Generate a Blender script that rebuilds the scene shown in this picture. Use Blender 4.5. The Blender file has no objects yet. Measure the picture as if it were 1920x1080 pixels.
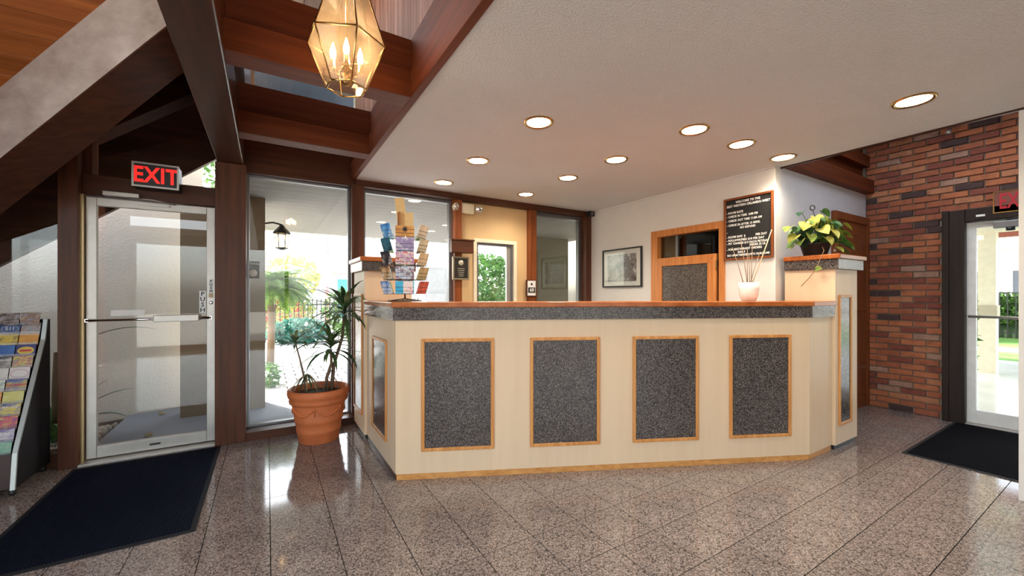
import bpy, bmesh, math, random
from mathutils import Vector, Matrix, Euler

# ------------------------------------------------------------------ camera, world, sun, exposure
SC = bpy.context.scene
COL = SC.collection
EYE = 1.317
YAW = math.radians(31.35)
FPX, HORIZON = 753.8, 551.5
cam_d = bpy.data.cameras.new('camera')
cam = bpy.data.objects.new('camera', cam_d)
COL.objects.link(cam)
cam.location = (0, 0, EYE)
cam.rotation_euler = (math.pi / 2, 0, -YAW)
cam_d.sensor_width = 36.0
cam_d.lens = FPX / 1920 * 36.0
cam_d.shift_y = (HORIZON - 540) / 1920
cam_d.clip_start = 0.02
cam_d.clip_end = 300
SC.camera = cam

W = bpy.data.worlds.new('sky')
SC.world = W
W.use_nodes = True
wn = W.node_tree
wn.nodes.clear()
wo = wn.nodes.new('ShaderNodeOutputWorld')
wb = wn.nodes.new('ShaderNodeBackground')
ws = wn.nodes.new('ShaderNodeTexSky')
ws.sky_type = 'NISHITA'
ws.sun_disc = False
ws.sun_elevation = math.radians(48)
ws.sun_rotation = math.radians(-27)
ws.air_density = 1.0
ws.dust_density = 2.5
wb.inputs['Strength'].default_value = 1.2
wh = wn.nodes.new('ShaderNodeHueSaturation')            # hazy white sky
wh.inputs['Saturation'].default_value = 0.38
wn.links.new(ws.outputs[0], wh.inputs['Color'])
wn.links.new(wh.outputs[0], wb.inputs['Color'])
wn.links.new(wb.outputs[0], wo.inputs['Surface'])

sun_d = bpy.data.lights.new('sun', 'SUN')
sun = bpy.data.objects.new('sun', sun_d)
COL.objects.link(sun)
sun_d.energy = 15.0
sun_d.angle = math.radians(0.6)
sun_d.color = (1.0, 0.95, 0.86)
_sv = Vector((-0.35, 0.70, 0.78))           # towards the sun
sun.rotation_euler = _sv.to_track_quat('Z', 'Y').to_euler()
sun.location = (8, 5, 12)

SC.view_settings.view_transform = 'Standard'
SC.view_settings.look = 'None'
SC.view_settings.gamma = 1.0
SC.view_settings.use_curve_mapping = False
SC.view_settings.exposure = 0.22
SC.cycles.max_bounces = 10
SC.cycles.diffuse_bounces = 5
SC.cycles.glossy_bounces = 5
SC.cycles.transparent_max_bounces = 16
SC.cycles.sample_clamp_indirect = 6.0
SC.cycles.caustics_reflective = False
SC.cycles.caustics_refractive = False

random.seed(7)
R = random.Random(11)
PI = math.pi

# ------------------------------------------------------------------ mesh helpers
LOC = {}


class MB:
    """collects shapes in world space; becomes ONE mesh object"""
    def __init__(self):
        self.v, self.f, self.mi, self.sm = [], [], [], []
        self.cur = 0

    def add(self, vs, fs, smooth=False):
        b = len(self.v)
        self.v += [tuple(p) for p in vs]
        for f in fs:
            self.f.append(tuple(b + i for i in f))
            self.mi.append(self.cur)
            self.sm.append(smooth)
        return self

    def box(self, x0, x1, y0, y1, z0, z1):
        x0, x1 = min(x0, x1), max(x0, x1)
        y0, y1 = min(y0, y1), max(y0, y1)
        z0, z1 = min(z0, z1), max(z0, z1)
        return self.add([(x0, y0, z0), (x1, y0, z0), (x1, y1, z0), (x0, y1, z0), (x0, y0, z1), (x1, y0, z1), (x1, y1, z1), (x0, y1, z1)],
                        [(0, 3, 2, 1), (4, 5, 6, 7), (0, 1, 5, 4), (1, 2, 6, 5), (2, 3, 7, 6), (3, 0, 4, 7)])

    def hexa(self, bottom, top):
        n = len(bottom)
        fs = [tuple(range(n - 1, -1, -1)), tuple(range(n, 2 * n))]
        fs += [(i, (i + 1) % n, n + (i + 1) % n, n + i) for i in range(n)]
        return self.add(list(bottom) + list(top), fs)

    def prism(self, poly, z0, z1):
        """plan polygon (counter-clockwise) extruded up"""
        return self.hexa([(x, y, z0) for x, y in poly], [(x, y, z1) for x, y in poly])

    def xprism(self, poly, x0, x1):
        """(y, z) polygon extruded along x"""
        return self.hexa([(x0, y, z) for y, z in poly], [(x1, y, z) for y, z in poly])

    def yprism(self, poly, y0, y1):
        """(x, z) polygon extruded along y"""
        return self.hexa([(x, y0, z) for x, z in poly], [(x, y1, z) for x, z in poly])

    def obox(self, c, ux, uy, uz, hx, hy, hz):
        c = Vector(c); ux = Vector(ux).normalized() * hx; uy = Vector(uy).normalized() * hy; uz = Vector(uz).normalized() * hz
        vs = [c + ux * a + uy * b + uz * d for d in (-1, 1) for a, b in ((-1, -1), (1, -1), (1, 1), (-1, 1))]
        return self.add(vs, [(0, 3, 2, 1), (4, 5, 6, 7), (0, 1, 5, 4), (1, 2, 6, 5), (2, 3, 7, 6), (3, 0, 4, 7)])

    def tube(self, pts, r, n=8, closed=False, smooth=True):
        pts = [Vector(p) for p in pts]
        rs = r if isinstance(r, (list, tuple)) else [r] * len(pts)
        vs, fs = [], []
        m = len(pts)
        up = None
        for i, p in enumerate(pts):
            if closed:
                t = pts[(i + 1) % m] - pts[i - 1]
            else:
                t = pts[min(i + 1, m - 1)] - pts[max(i - 1, 0)]
            t.normalize()
            if up is None:
                up = Vector((0, 0, 1)) if abs(t.z) < 0.9 else Vector((1, 0, 0))
            a = t.cross(up)
            if a.length < 1e-5:
                a = t.cross(Vector((0.3, 1, 0.2)))
            a.normalize()
            b = a.cross(t).normalized()
            up = b
            for k in range(n):
                q = 2 * PI * k / n
                vs.append(p + (a * math.cos(q) + b * math.sin(q)) * rs[i])
        seg = m if closed else m - 1
        for i in range(seg):
            j = (i + 1) % m
            for k in range(n):
                l = (k + 1) % n
                fs.append((i * n + k, i * n + l, j * n + l, j * n + k))
        if not closed:
            fs.append(tuple(range(n))[::-1])
            fs.append(tuple(range((m - 1) * n, m * n)))
        return self.add(vs, fs, smooth)

    def lathe(self, prof, c, n=32, smooth=True, cap=True, axis=None):
        """(r, z) profile turned about a vertical axis through c (or about 'axis')"""
        c = Vector(c)
        q = Vector(axis).to_track_quat('Z', 'Y').to_matrix() if axis else Matrix.Identity(3)
        vs, fs = [], []
        for r, z in prof:
            for k in range(n):
                a = 2 * PI * k / n
                vs.append(c + q @ Vector((r * math.cos(a), r * math.sin(a), z)))
        for i in range(len(prof) - 1):
            for k in range(n):
                l = (k + 1) % n
                fs.append((i * n + k, i * n + l, (i + 1) * n + l, (i + 1) * n + k))
        if cap:
            fs.append(tuple(range(n))[::-1])
            fs.append(tuple(range((len(prof) - 1) * n, len(prof) * n)))
        return self.add(vs, fs, smooth)

    def frame(self, o, u, v, n, w, h, t, d):
        """mitred rectangular frame: o lower-left corner, u/v in-plane unit vectors, n outward, t member width, d depth"""
        o, u, v, n = Vector(o), Vector(u), Vector(v), Vector(n)
        out = [o, o + u * w, o + u * w + v * h, o + v * h]
        inn = [o + u * t + v * t, o + u * (w - t) + v * t, o + u * (w - t) + v * (h - t), o + u * t + v * (h - t)]
        for i in range(4):
            j = (i + 1) % 4
            a = [out[i], out[j], inn[j], inn[i]]
            self.hexa(a, [p + n * d for p in a])
        return self

    def build(self, name, mat, parent=None, bevel=0.0, **kw):
        o = finish(name, self.v, self.f, mat, parent, self.mi, self.sm)
        if bevel:
            m = o.modifiers.new('bevel', 'BEVEL')
            m.width = bevel
            m.segments = 2
            m.limit_method = 'ANGLE'
        for k, val in kw.items():
            o[k] = val
        return o


def finish(name, vs, fs, mat, parent=None, mi=None, sm=None):
    if parent is not None:
        org = LOC[parent.name]
    else:
        xs = [p[0] for p in vs]; ys = [p[1] for p in vs]; zs = [p[2] for p in vs]
        org = Vector(((min(xs) + max(xs)) / 2, (min(ys) + max(ys)) / 2, min(zs)))
    me = bpy.data.meshes.new(name)
    me.from_pydata([(p[0] - org.x, p[1] - org.y, p[2] - org.z) for p in vs], [], fs)
    mats = mat if isinstance(mat, (list, tuple)) else [mat]
    for m in mats:
        me.materials.append(m)
    if mi and len(mats) > 1:
        me.polygons.foreach_set('material_index', mi)
    if sm and any(sm):
        me.polygons.foreach_set('use_smooth', sm)
    me.update()
    bm = bmesh.new(); bm.from_mesh(me)
    bmesh.ops.recalc_face_normals(bm, faces=bm.faces)
    bm.to_mesh(me); bm.free()
    o = bpy.data.objects.new(name, me)
    COL.objects.link(o)
    if parent is None:
        o.location = org
    else:
        o.parent = parent
    LOC[o.name] = org
    return o


def thing(name, loc, label, category, group=None, kind=None):
    o = bpy.data.objects.new(name, None)
    COL.objects.link(o)
    o.empty_display_size = 0.1
    o.location = loc
    LOC[o.name] = Vector(loc)
    return tag(o, label, category, group, kind)


def tag(o, label=None, category=None, group=None, kind=None):
    if label: o['label'] = label
    if category: o['category'] = category
    if group: o['group'] = group
    if kind: o['kind'] = kind
    return o


def struct(o, label=None):
    o['kind'] = 'structure'
    if label: o['label'] = label
    return o


def share(name, src, loc, parent, rot=None):
    """another object on src's mesh data; loc in world space"""
    o = bpy.data.objects.new(name, src)
    COL.objects.link(o)
    o.parent = parent
    o.location = Vector(loc) - LOC[parent.name]
    if rot: o.rotation_euler = rot
    LOC[o.name] = Vector(loc)
    return o


def rawmesh(name, mb, mat):
    me = bpy.data.meshes.new(name)
    me.from_pydata(mb.v, [], mb.f)
    me.materials.append(mat)
    me.update()
    return me


def text(name, s, size, loc, facing, mat, parent, align='CENTER', depth=0.0008, bold=0.0, squeeze=1.0, rot=None):
    """lettering as a flat mesh; facing '-Y' or '-X' or an Euler"""
    cu = bpy.data.curves.new(name, 'FONT')
    cu.body = s
    cu.size = size
    cu.align_x = align
    cu.align_y = 'CENTER'
    cu.extrude = depth
    cu.offset = bold
    cu.space_character = 1.0 + bold / size * 2.2
    cu.resolution_u = 2
    t = bpy.data.objects.new(name, cu)
    me = bpy.data.meshes.new_from_object(t)
    bpy.data.objects.remove(t)
    e = rot if rot else {'-Y': Euler((PI / 2, 0, 0)), '-X': Euler((PI / 2, 0, -PI / 2))}[facing]
    M = e.to_matrix()
    L = Vector(loc) - LOC[parent.name]
    for v in me.vertices:
        v.co = M @ Vector((v.co.x * squeeze, v.co.y, v.co.z)) + L
    me.materials.clear()
    me.materials.append(mat)
    o = bpy.data.objects.new(name, me)
    COL.objects.link(o)
    o.parent = parent
    LOC[o.name] = LOC[parent.name]
    return o


# ------------------------------------------------------------------ materials
def newmat(name):
    m = bpy.data.materials.new(name)
    m.use_nodes = True
    nt = m.node_tree
    b = nt.nodes['Principled BSDF']
    return m, nt, b


def coords(nt, scale=(1, 1, 1), kind='Object', rot=(0, 0, 0)):
    tc = nt.nodes.new('ShaderNodeTexCoord')
    mp = nt.nodes.new('ShaderNodeMapping')
    mp.inputs['Scale'].default_value = scale
    mp.inputs['Rotation'].default_value = rot
    nt.links.new(tc.outputs[kind], mp.inputs['Vector'])
    return mp.outputs[0]


def ramp(nt, fac, stops, interp='LINEAR'):
    r = nt.nodes.new('ShaderNodeValToRGB')
    r.color_ramp.interpolation = interp
    el = r.color_ramp.elements
    while len(el) < len(stops):
        el.new(0.5)
    for e, (p, c) in zip(el, stops):
        e.position = p
        e.color = (*c, 1) if len(c) == 3 else c
    nt.links.new(fac, r.inputs[0])
    return r.outputs[0]


def noise(nt, vec, scale, detail=3, rough=0.55):
    n = nt.nodes.new('ShaderNodeTexNoise')
    n.inputs['Scale'].default_value = scale
    n.inputs['Detail'].default_value = detail
    n.inputs['Roughness'].default_value = rough
    nt.links.new(vec, n.inputs['Vector'])
    return n.outputs[0]


def bump(nt, h, b, strength=0.3, dist=0.01):
    n = nt.nodes.new('ShaderNodeBump')
    n.inputs['Strength'].default_value = strength
    n.inputs['Distance'].default_value = dist
    nt.links.new(h, n.inputs['Height'])
    nt.links.new(n.outputs[0], b.inputs['Normal'])


def plain(name, c, rough=0.5, metal=0.0, spec=0.5, var=0.06, scale=12.0, bmp=0.0, coat=0.0):
    m, nt, b = newmat(name)
    v = coords(nt)
    n = noise(nt, v, scale)
    lo = tuple(max(0, x * (1 - var)) for x in c)
    hi = tuple(min(1, x * (1 + var)) for x in c)
    nt.links.new(ramp(nt, n, [(0.3, lo), (0.7, hi)]), b.inputs['Base Color'])
    b.inputs['Roughness'].default_value = rough
    b.inputs['Metallic'].default_value = metal
    b.inputs['Specular IOR Level'].default_value = spec
    b.inputs['Coat Weight'].default_value = coat
    b.inputs['Coat Roughness'].default_value = 0.08
    if bmp:
        bump(nt, noise(nt, v, scale * 8), b, bmp, 0.004)
    return m


def wood(name, dark, light, axis='X', rough=0.32, coat=0.25, scale=1.0, contrast=(0.32, 0.7), obj_var=0.0):
    """long grain along axis"""
    m, nt, b = newmat(name)
    st = {'X': (1.2, 22, 22), 'Y': (22, 1.2, 22), 'Z': (22, 22, 1.2)}[axis]
    v = coords(nt, tuple(s * scale for s in st))
    if obj_var:
        oi = nt.nodes.new('ShaderNodeObjectInfo')
        ad = nt.nodes.new('ShaderNodeVectorMath')
        mul = nt.nodes.new('ShaderNodeMath'); mul.operation = 'MULTIPLY'; mul.inputs[1].default_value = 37.0
        nt.links.new(oi.outputs['Random'], mul.inputs[0])
        nt.links.new(v, ad.inputs[0]); nt.links.new(mul.outputs[0], ad.inputs[1])
        v = ad.outputs[0]
    n = noise(nt, v, 1.0, 5, 0.62)
    colr = ramp(nt, n, [(contrast[0], dark), (contrast[1], light)])
    if obj_var:
        hs = nt.nodes.new('ShaderNodeHueSaturation')
        mr = nt.nodes.new('ShaderNodeMapRange')
        mr.inputs['To Min'].default_value = 1 - obj_var; mr.inputs['To Max'].default_value = 1 + obj_var
        nt.links.new(oi.outputs['Random'], mr.inputs['Value'])
        nt.links.new(mr.outputs[0], hs.inputs['Value'])
        nt.links.new(colr, hs.inputs['Color'])
        colr = hs.outputs[0]
    nt.links.new(colr, b.inputs['Base Color'])
    b.inputs['Roughness'].default_value = rough
    b.inputs['Coat Weight'].default_value = coat * 0.3
    b.inputs['Coat Roughness'].default_value = 0.2
    b.inputs['Specular IOR Level'].default_value = 0.22
    bump(nt, n, b, 0.08, 0.003)
    return m


def speckle(name, cols, scale, rough, spec=0.5, coat=0.0, obj_var=0.0):
    """crushed-stone speckle: random cell colours"""
    m, nt, b = newmat(name)
    v = coords(nt)
    vo = nt.nodes.new('ShaderNodeTexVoronoi')
    vo.inputs['Scale'].default_value = scale
    nt.links.new(v, vo.inputs['Vector'])
    sep = nt.nodes.new('ShaderNodeSeparateColor')
    nt.links.new(vo.outputs['Color'], sep.inputs[0])
    n = len(cols)
    c = ramp(nt, sep.outputs[0], [(i / n, k) for i, k in enumerate(cols)], 'CONSTANT')
    big = noise(nt, v, 2.2)
    mx = nt.nodes.new('ShaderNodeMix'); mx.data_type = 'RGBA'; mx.blend_type = 'MULTIPLY'
    mx.inputs[0].default_value = 0.5
    nt.links.new(c, mx.inputs[6])
    nt.links.new(ramp(nt, big, [(0.3, (0.8, 0.8, 0.8)), (0.7, (1.1, 1.08, 1.05))]), mx.inputs[7])
    out = mx.outputs[2]
    if obj_var:
        oi = nt.nodes.new('ShaderNodeObjectInfo')
        hs = nt.nodes.new('ShaderNodeHueSaturation')
        mr = nt.nodes.new('ShaderNodeMapRange')
        mr.inputs['To Min'].default_value = 1 - obj_var; mr.inputs['To Max'].default_value = 1 + obj_var
        nt.links.new(oi.outputs['Random'], mr.inputs['Value'])
        nt.links.new(mr.outputs[0], hs.inputs['Value'])
        nt.links.new(out, hs.inputs['Color'])
        out = hs.outputs[0]
    nt.links.new(out, b.inputs['Base Color'])
    b.inputs['Roughness'].default_value = rough
    b.inputs['Specular IOR Level'].default_value = spec
    b.inputs['Coat Weight'].default_value = coat
    b.inputs['Coat Roughness'].default_value = 0.05
    return m


def stucco(name, c, scale=60, strength=0.5, rough=0.85, var=0.05, dist=0.006):
    m, nt, b = newmat(name)
    v = coords(nt)
    n = noise(nt, v, scale, 4, 0.6)
    big = noise(nt, v, 1.5)
    nt.links.new(ramp(nt, big, [(0.3, tuple(x * (1 - var) for x in c)), (0.7, tuple(min(1, x * (1 + var)) for x in c))]), b.inputs['Base Color'])
    b.inputs['Roughness'].default_value = rough
    bump(nt, n, b, strength, dist)
    return m


def glassmat(name, tint=(1, 1, 1), ior=1.5, rough=0.0, boost=1.0):
    m = bpy.data.materials.new(name)
    m.use_nodes = True
    nt = m.node_tree
    nt.nodes.clear()
    out = nt.nodes.new('ShaderNodeOutputMaterial')
    tr = nt.nodes.new('ShaderNodeBsdfTransparent'); tr.inputs[0].default_value = (*tint, 1)
    gl = nt.nodes.new('ShaderNodeBsdfGlossy'); gl.inputs['Roughness'].default_value = rough
    fr = nt.nodes.new('ShaderNodeFresnel'); fr.inputs[0].default_value = ior
    mu = nt.nodes.new('ShaderNodeMath'); mu.operation = 'MULTIPLY'; mu.inputs[1].default_value = boost; mu.use_clamp = True
    mx = nt.nodes.new('ShaderNodeMixShader')
    ge = nt.nodes.new('ShaderNodeNewGeometry')              # same reflectance on both faces of a pane
    mr = nt.nodes.new('ShaderNodeMapRange')
    mr.inputs['To Min'].default_value = ior
    mr.inputs['To Max'].default_value = 1.0 / ior
    nt.links.new(ge.outputs['Backfacing'], mr.inputs['Value'])
    nt.links.new(mr.outputs[0], fr.inputs[0])
    nt.links.new(fr.outputs[0], mu.inputs[0])
    nt.links.new(mu.outputs[0], mx.inputs[0])
    nt.links.new(tr.outputs[0], mx.inputs[1])
    nt.links.new(gl.outputs[0], mx.inputs[2])
    nt.links.new(mx.outputs[0], out.inputs[0])
    return m


def emit(name, c, strength):
    m, nt, b = newmat(name)
    b.inputs['Base Color'].default_value = (*c, 1)
    b.inputs['Emission Color'].default_value = (*c, 1)
    b.inputs['Emission Strength'].default_value = strength
    return m


def printmat(name, cols, scale=30.0, stretch=(1, 1, 1), rough=0.3):
    """printed picture: blotches of several inks"""
    m, nt, b = newmat(name)
    v = coords(nt, stretch)
    n = noise(nt, v, scale, 4, 0.65)
    k = len(cols)
    nt.links.new(ramp(nt, n, [(0.38 + 0.24 * i / max(1, k - 1), c) for i, c in enumerate(cols)]), b.inputs['Base Color'])
    b.inputs['Roughness'].default_value = rough
    return m


M = {}
M['wood_dark'] = wood('dark_stained_wood', (0.030, 0.012, 0.007), (0.075, 0.028, 0.015), 'Y', 0.28, 0.35)
M['wood_dark_z'] = wood('dark_stained_upright', (0.058, 0.019, 0.009), (0.125, 0.042, 0.019), 'Z', 0.42, 0.2)
M['wood_dark_x'] = wood('dark_stained_rail', (0.045, 0.015, 0.007), (0.095, 0.031, 0.014), 'X', 0.42, 0.2)
M['wood_red_x'] = wood('red_stained_beam', (0.080, 0.017, 0.005), (0.165, 0.038, 0.010), 'X', 0.55, 0.05)
M['wood_red_y'] = wood('red_stained_fascia', (0.095, 0.021, 0.006), (0.19, 0.046, 0.012), 'Y', 0.6, 0.0)
M['wood_red_z'] = wood('red_stained_post', (0.15, 0.040, 0.012), (0.28, 0.082, 0.024), 'Z', 0.3, 0.35)
M['casing'] = wood('near_black_casing', (0.016, 0.010, 0.008), (0.036, 0.022, 0.018), 'Z', 0.45, 0.1)
M['wood_weathered_sheen'] = wood('weathered_sheen_rafter', (0.36, 0.28, 0.24), (0.66, 0.57, 0.52), 'X', 0.45, 0.1, 0.25)  # weathering plus daylight sheen mixed into the pale tone
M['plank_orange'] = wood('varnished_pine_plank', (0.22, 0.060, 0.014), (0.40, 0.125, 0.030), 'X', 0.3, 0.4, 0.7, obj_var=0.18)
M['plank_shadow'] = wood('shaded_roof_plank', (0.055, 0.024, 0.012), (0.11, 0.048, 0.024), 'Y', 0.45, 0.2, 0.7, obj_var=0.18)  # darker roof planks, shade put into the brown
M['plank_grey'] = wood('pale_grey_plank', (0.42, 0.40, 0.37), (0.70, 0.68, 0.64), 'Y', 0.6, 0.0, 0.5, obj_var=0.12)  # pale grey tone for the light well ceiling
M['plank_cedar'] = wood('cedar_board', (0.27, 0.115, 0.075), (0.62, 0.36, 0.25), 'Z', 0.55, 0.0, 0.9, obj_var=0.16)
M['oak'] = wood('honey_oak', (0.50, 0.215, 0.060), (0.74, 0.38, 0.13), 'X', 0.35, 0.25, 1.3)
M['oak_z'] = wood('honey_oak_upright', (0.50, 0.20, 0.055), (0.74, 0.36, 0.12), 'Z', 0.35, 0.25, 1.3)
M['oak_red'] = wood('reddish_oak', (0.46, 0.155, 0.040), (0.66, 0.27, 0.080), 'Z', 0.35, 0.25, 1.3)
M['cherry'] = wood('cherry_edging', (0.33, 0.085, 0.020), (0.50, 0.16, 0.045), 'X', 0.25, 0.4, 1.0)
M['cream'] = wood('cream_laminate', (0.72, 0.535, 0.345), (0.78, 0.60, 0.41), 'Z', 0.42, 0.1, 0.8, (0.2, 0.8))
M['granite'] = speckle('charcoal_granite', [(0.026, 0.022, 0.021), (0.072, 0.062, 0.059), (0.130, 0.110, 0.100), (0.048, 0.041, 0.040), (0.21, 0.18, 0.16)], 210, 0.2, 0.3)
M['tile'] = speckle('pink_grey_granite', [(0.27, 0.215, 0.192), (0.18, 0.145, 0.132), (0.35, 0.29, 0.262), (0.085, 0.070, 0.066), (0.295, 0.232, 0.207), (0.43, 0.372, 0.34)], 170, 0.08, 0.55, obj_var=0.05)
M['grout'] = plain('dark_grout', (0.022, 0.018, 0.016), 0.9, spec=0.1)
M['plaster'] = stucco('ceiling_plaster', (0.72, 0.71, 0.70), 80, 0.8, 0.7, 0.03, 0.012)
M['white_wall'] = plain('painted_wall', (0.72, 0.69, 0.65), 0.6, var=0.02, bmp=0.1)
M['blue_wall'] = plain('painted_end_wall', (0.66, 0.66, 0.68), 0.6, var=0.03)
M['beige_wall'] = plain('beige_wall', (0.64, 0.43, 0.215), 0.6, var=0.04, scale=3)
M['stucco_out'] = stucco('exterior_stucco', (0.76, 0.71, 0.62), 55, 0.8, 0.9, 0.06, 0.012)
M['stucco_tan'] = stucco('tan_stucco', (0.30, 0.22, 0.14), 45, 0.5, 0.9, 0.08, 0.01)
M['alu'] = plain('brushed_aluminium', (0.47, 0.445, 0.41), 0.42, 0.75, var=0.05)
M['alu_dark'] = plain('grey_anodised_metal', (0.20, 0.20, 0.21), 0.35, 0.7)
M['chrome'] = plain('chrome', (0.75, 0.75, 0.75), 0.12, 1.0)
M['brass'] = plain('antique_brass', (0.55, 0.33, 0.12), 0.25, 1.0)
M['black'] = plain('black_plastic', (0.012, 0.012, 0.013), 0.45)
M['black_panel'] = plain('black_side_panel', (0.014, 0.012, 0.014), 0.55, var=0.15, spec=0.2)
M['white'] = plain('white_plastic', (0.80, 0.79, 0.76), 0.4)
M['offwhite'] = plain('ivory_plastic', (0.78, 0.70, 0.52), 0.4)
M['glass'] = glassmat('window_glass', (0.97, 0.985, 0.98), 1.5)
M['glass_dim'] = glassmat('tinted_glass', (0.62, 0.62, 0.58), 1.55, boost=1.6)
M['glass_lamp'] = glassmat('amber_lamp_glass', (1.0, 0.86, 0.66), 1.5, boost=1.4)


def seeded(name, tint, body):
    """bevelled amber glass that catches its own lamp: clear pane with a little milky body"""
    m = glassmat(name, tint, 1.5)
    nt = m.node_tree
    out = [n_ for n_ in nt.nodes if n_.type == 'OUTPUT_MATERIAL'][0]
    prev = out.inputs[0].links[0].from_socket
    tl = nt.nodes.new('ShaderNodeBsdfTranslucent'); tl.inputs[0].default_value = (*body, 1)
    mx = nt.nodes.new('ShaderNodeMixShader'); mx.inputs[0].default_value = 0.13
    nt.links.new(prev, mx.inputs[1]); nt.links.new(tl.outputs[0], mx.inputs[2])
    nt.links.new(mx.outputs[0], out.inputs[0])
    return m


M['glass_lantern'] = seeded('seeded_amber_glass', (1.0, 0.88, 0.72), (1.0, 0.80, 0.56))
M['terracotta'] = plain('terracotta', (0.60, 0.165, 0.052), 0.6, var=0.12, scale=9, bmp=0.08)
M['soil'] = stucco('potting_soil', (0.04, 0.025, 0.016), 60, 0.9, 0.95, 0.3)
M['concrete'] = stucco('walk_concrete', (0.22, 0.235, 0.27), 40, 0.2, 0.75, 0.08)
M['ground'] = stucco('bare_ground', (0.45, 0.42, 0.38), 20, 0.4, 0.9, 0.1)
M['bark'] = stucco('bark', (0.20, 0.13, 0.08), 70, 0.6, 0.9, 0.2)
# ------------------------------------------------------------------ view test (which tiles show largest)
_s, _c = math.sin(YAW), math.cos(YAW)


def project(x, y, z):
    d = x * _s + y * _c
    if d < 0.05:
        return None
    return 960 + FPX * (x * _c - y * _s) / d, HORIZON - FPX * (z - EYE) / d, d


P0, P1 = Vector((0.774, 2.848, 0)), Vector((3.675, 1.495, 0))      # the counter's two front corners
UC = (P1 - P0).normalized()                                        # along the counter front
NC = Vector((UC.y, -UC.x, 0))                                      # out of the counter front
LC = (P1 - P0).length

# ------------------------------------------------------------------ floor of granite tiles
TS, TX, TY = 0.30489, -0.2899, 2.7236
FX0, FX1, FY0, FY1 = -2.6, 6.1, -3.2, 4.5
floor = struct(MB().box(FX0, FX1, FY0, FY1, -0.12, -0.004).build('floor', M['grout']), 'polished pink grey granite tile floor')


def tile_mesh(hx, hy, name):
    t = MB()
    g = 0.0021
    hx -= g; hy -= g
    t.add([(-hx, -hy, -0.0035), (hx, -hy, -0.0035), (hx, hy, -0.0035), (-hx, hy, -0.0035),
           (-hx, -hy, 0), (hx, -hy, 0), (hx, hy, 0), (-hx, hy, 0)],
          [(0, 1, 5, 4), (1, 2, 6, 5), (2, 3, 7, 6), (3, 0, 4, 7), (4, 5, 6, 7)])
    return t


tile_me = rawmesh('tile', tile_mesh(TS / 2, TS / 2, 'tile'), M['tile'])


def behind_counter(x, y):
    q = Vector((x, y, 0)) - P0
    return (x > 0.85 and q.dot(NC) < -0.15 and x < 4.0) or (x > 4.1 and y > 1.75)


cells = []
i0, i1 = math.floor((FX0 - TX) / TS), math.ceil((FX1 - TX) / TS)
j0, j1 = math.floor((FY0 - TY) / TS), math.ceil((FY1 - TY) / TS)
for i in range(i0, i1):
    for j in range(j0, j1):
        xa, xb = max(TX + i * TS, FX0), min(TX + (i + 1) * TS, FX1)
        ya, yb = max(TY + j * TS, FY0), min(TY + (j + 1) * TS, FY1)
        if xb - xa < 0.02 or yb - ya < 0.02:
            continue
        full = xb - xa > TS - 0.001 and yb - ya > TS - 0.001
        cx, cy = (xa + xb) / 2, (ya + yb) / 2
        vis = 0
        if not behind_counter(cx, cy):
            for ax, ay in ((xa, ya), (xb, ya), (xa, yb), (xb, yb)):
                p = project(ax, ay, 0)
                if p and -20 < p[0] < 1940 and p[1] < 1100:
                    vis = 1 / p[2] ** 2
        cells.append((vis, full, xa, xb, ya, yb))
cells.sort(key=lambda t: -t[0])
rest = MB()
count = 0
for vis, full, xa, xb, ya, yb in cells:
    cx, cy = (xa + xb) / 2, (ya + yb) / 2
    if vis > 0 and full and count < 300:
        share('tile', tile_me, (cx, cy, 0), floor)
        count += 1
    else:
        t = tile_mesh((xb - xa) / 2, (yb - ya) / 2, 'tile')
        rest.add([(x + cx, y + cy, z) for x, y, z in t.v], t.f)
tag(rest.build('tile_field', M['tile'], floor), kind='stuff')

# ------------------------------------------------------------------ plaster ceiling and its wooden fascia
CZ = 2.5
ceiling = struct(MB().box(0.774, 4.1, FY0, 4.56, CZ, CZ + 0.08).build('ceiling', M['plaster']), 'low textured plaster ceiling over the desk')
struct(MB().box(0.735, 0.778, FY0, 4.42, CZ - 0.006, 2.67).build('trim_1', M['wood_red_y'], bevel=0.003), 'red brown fascia along the plaster ceiling edge')
struct(MB().box(0.765, 0.80, FY0, 4.42, 2.68, 2.90).build('trim_2', M['wood_red_y'], bevel=0.003), 'upper red brown fascia board')
struct(MB().box(0.768, 0.79, FY0, 4.42, 2.66, 2.69).build('trim_3', M['wood_dark']), 'dark shadow strip between the fascia boards')
struct(MB().box(4.088, 4.115, FY0, 1.92, CZ - 0.012, 2.70).build('trim_4', M['wood_dark'], bevel=0.002), 'dark edge board of the ceiling facing the brick wall')

# cedar boards standing on the fascia, each its own piece
wall_cedar = struct(MB().box(0.83, 0.86, FY0, 4.56, 2.58, 4.06).build('wall_clerestory_right', M['wood_dark_z']), 'cedar board wall of the light well')
cb = rawmesh('cedar_board', MB().box(-0.012, 0.012, -0.068, 0.068, 0, 1.14), M['plank_cedar'])
for k in range(22):
    share('board', cb, (0.818, 4.42 - 0.07 - k * 0.139, 2.90), wall_cedar)
# pale planked ceiling of the light well
well_ceiling = struct(MB().box(-0.33, 0.86, FY0, 4.56, 4.05, 4.09).build('ceiling_light_well', M['wood_dark']), 'pale planked ceiling of the light well')
gb = rawmesh('pale_plank', MB().box(-0.066, 0.066, -3.85, 3.85, -0.012, 0.012), M['plank_grey'])
for k in range(8):
    share('plank', gb, (-0.19 + k * 0.138, 0.65, 4.035), well_ceiling)

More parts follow.
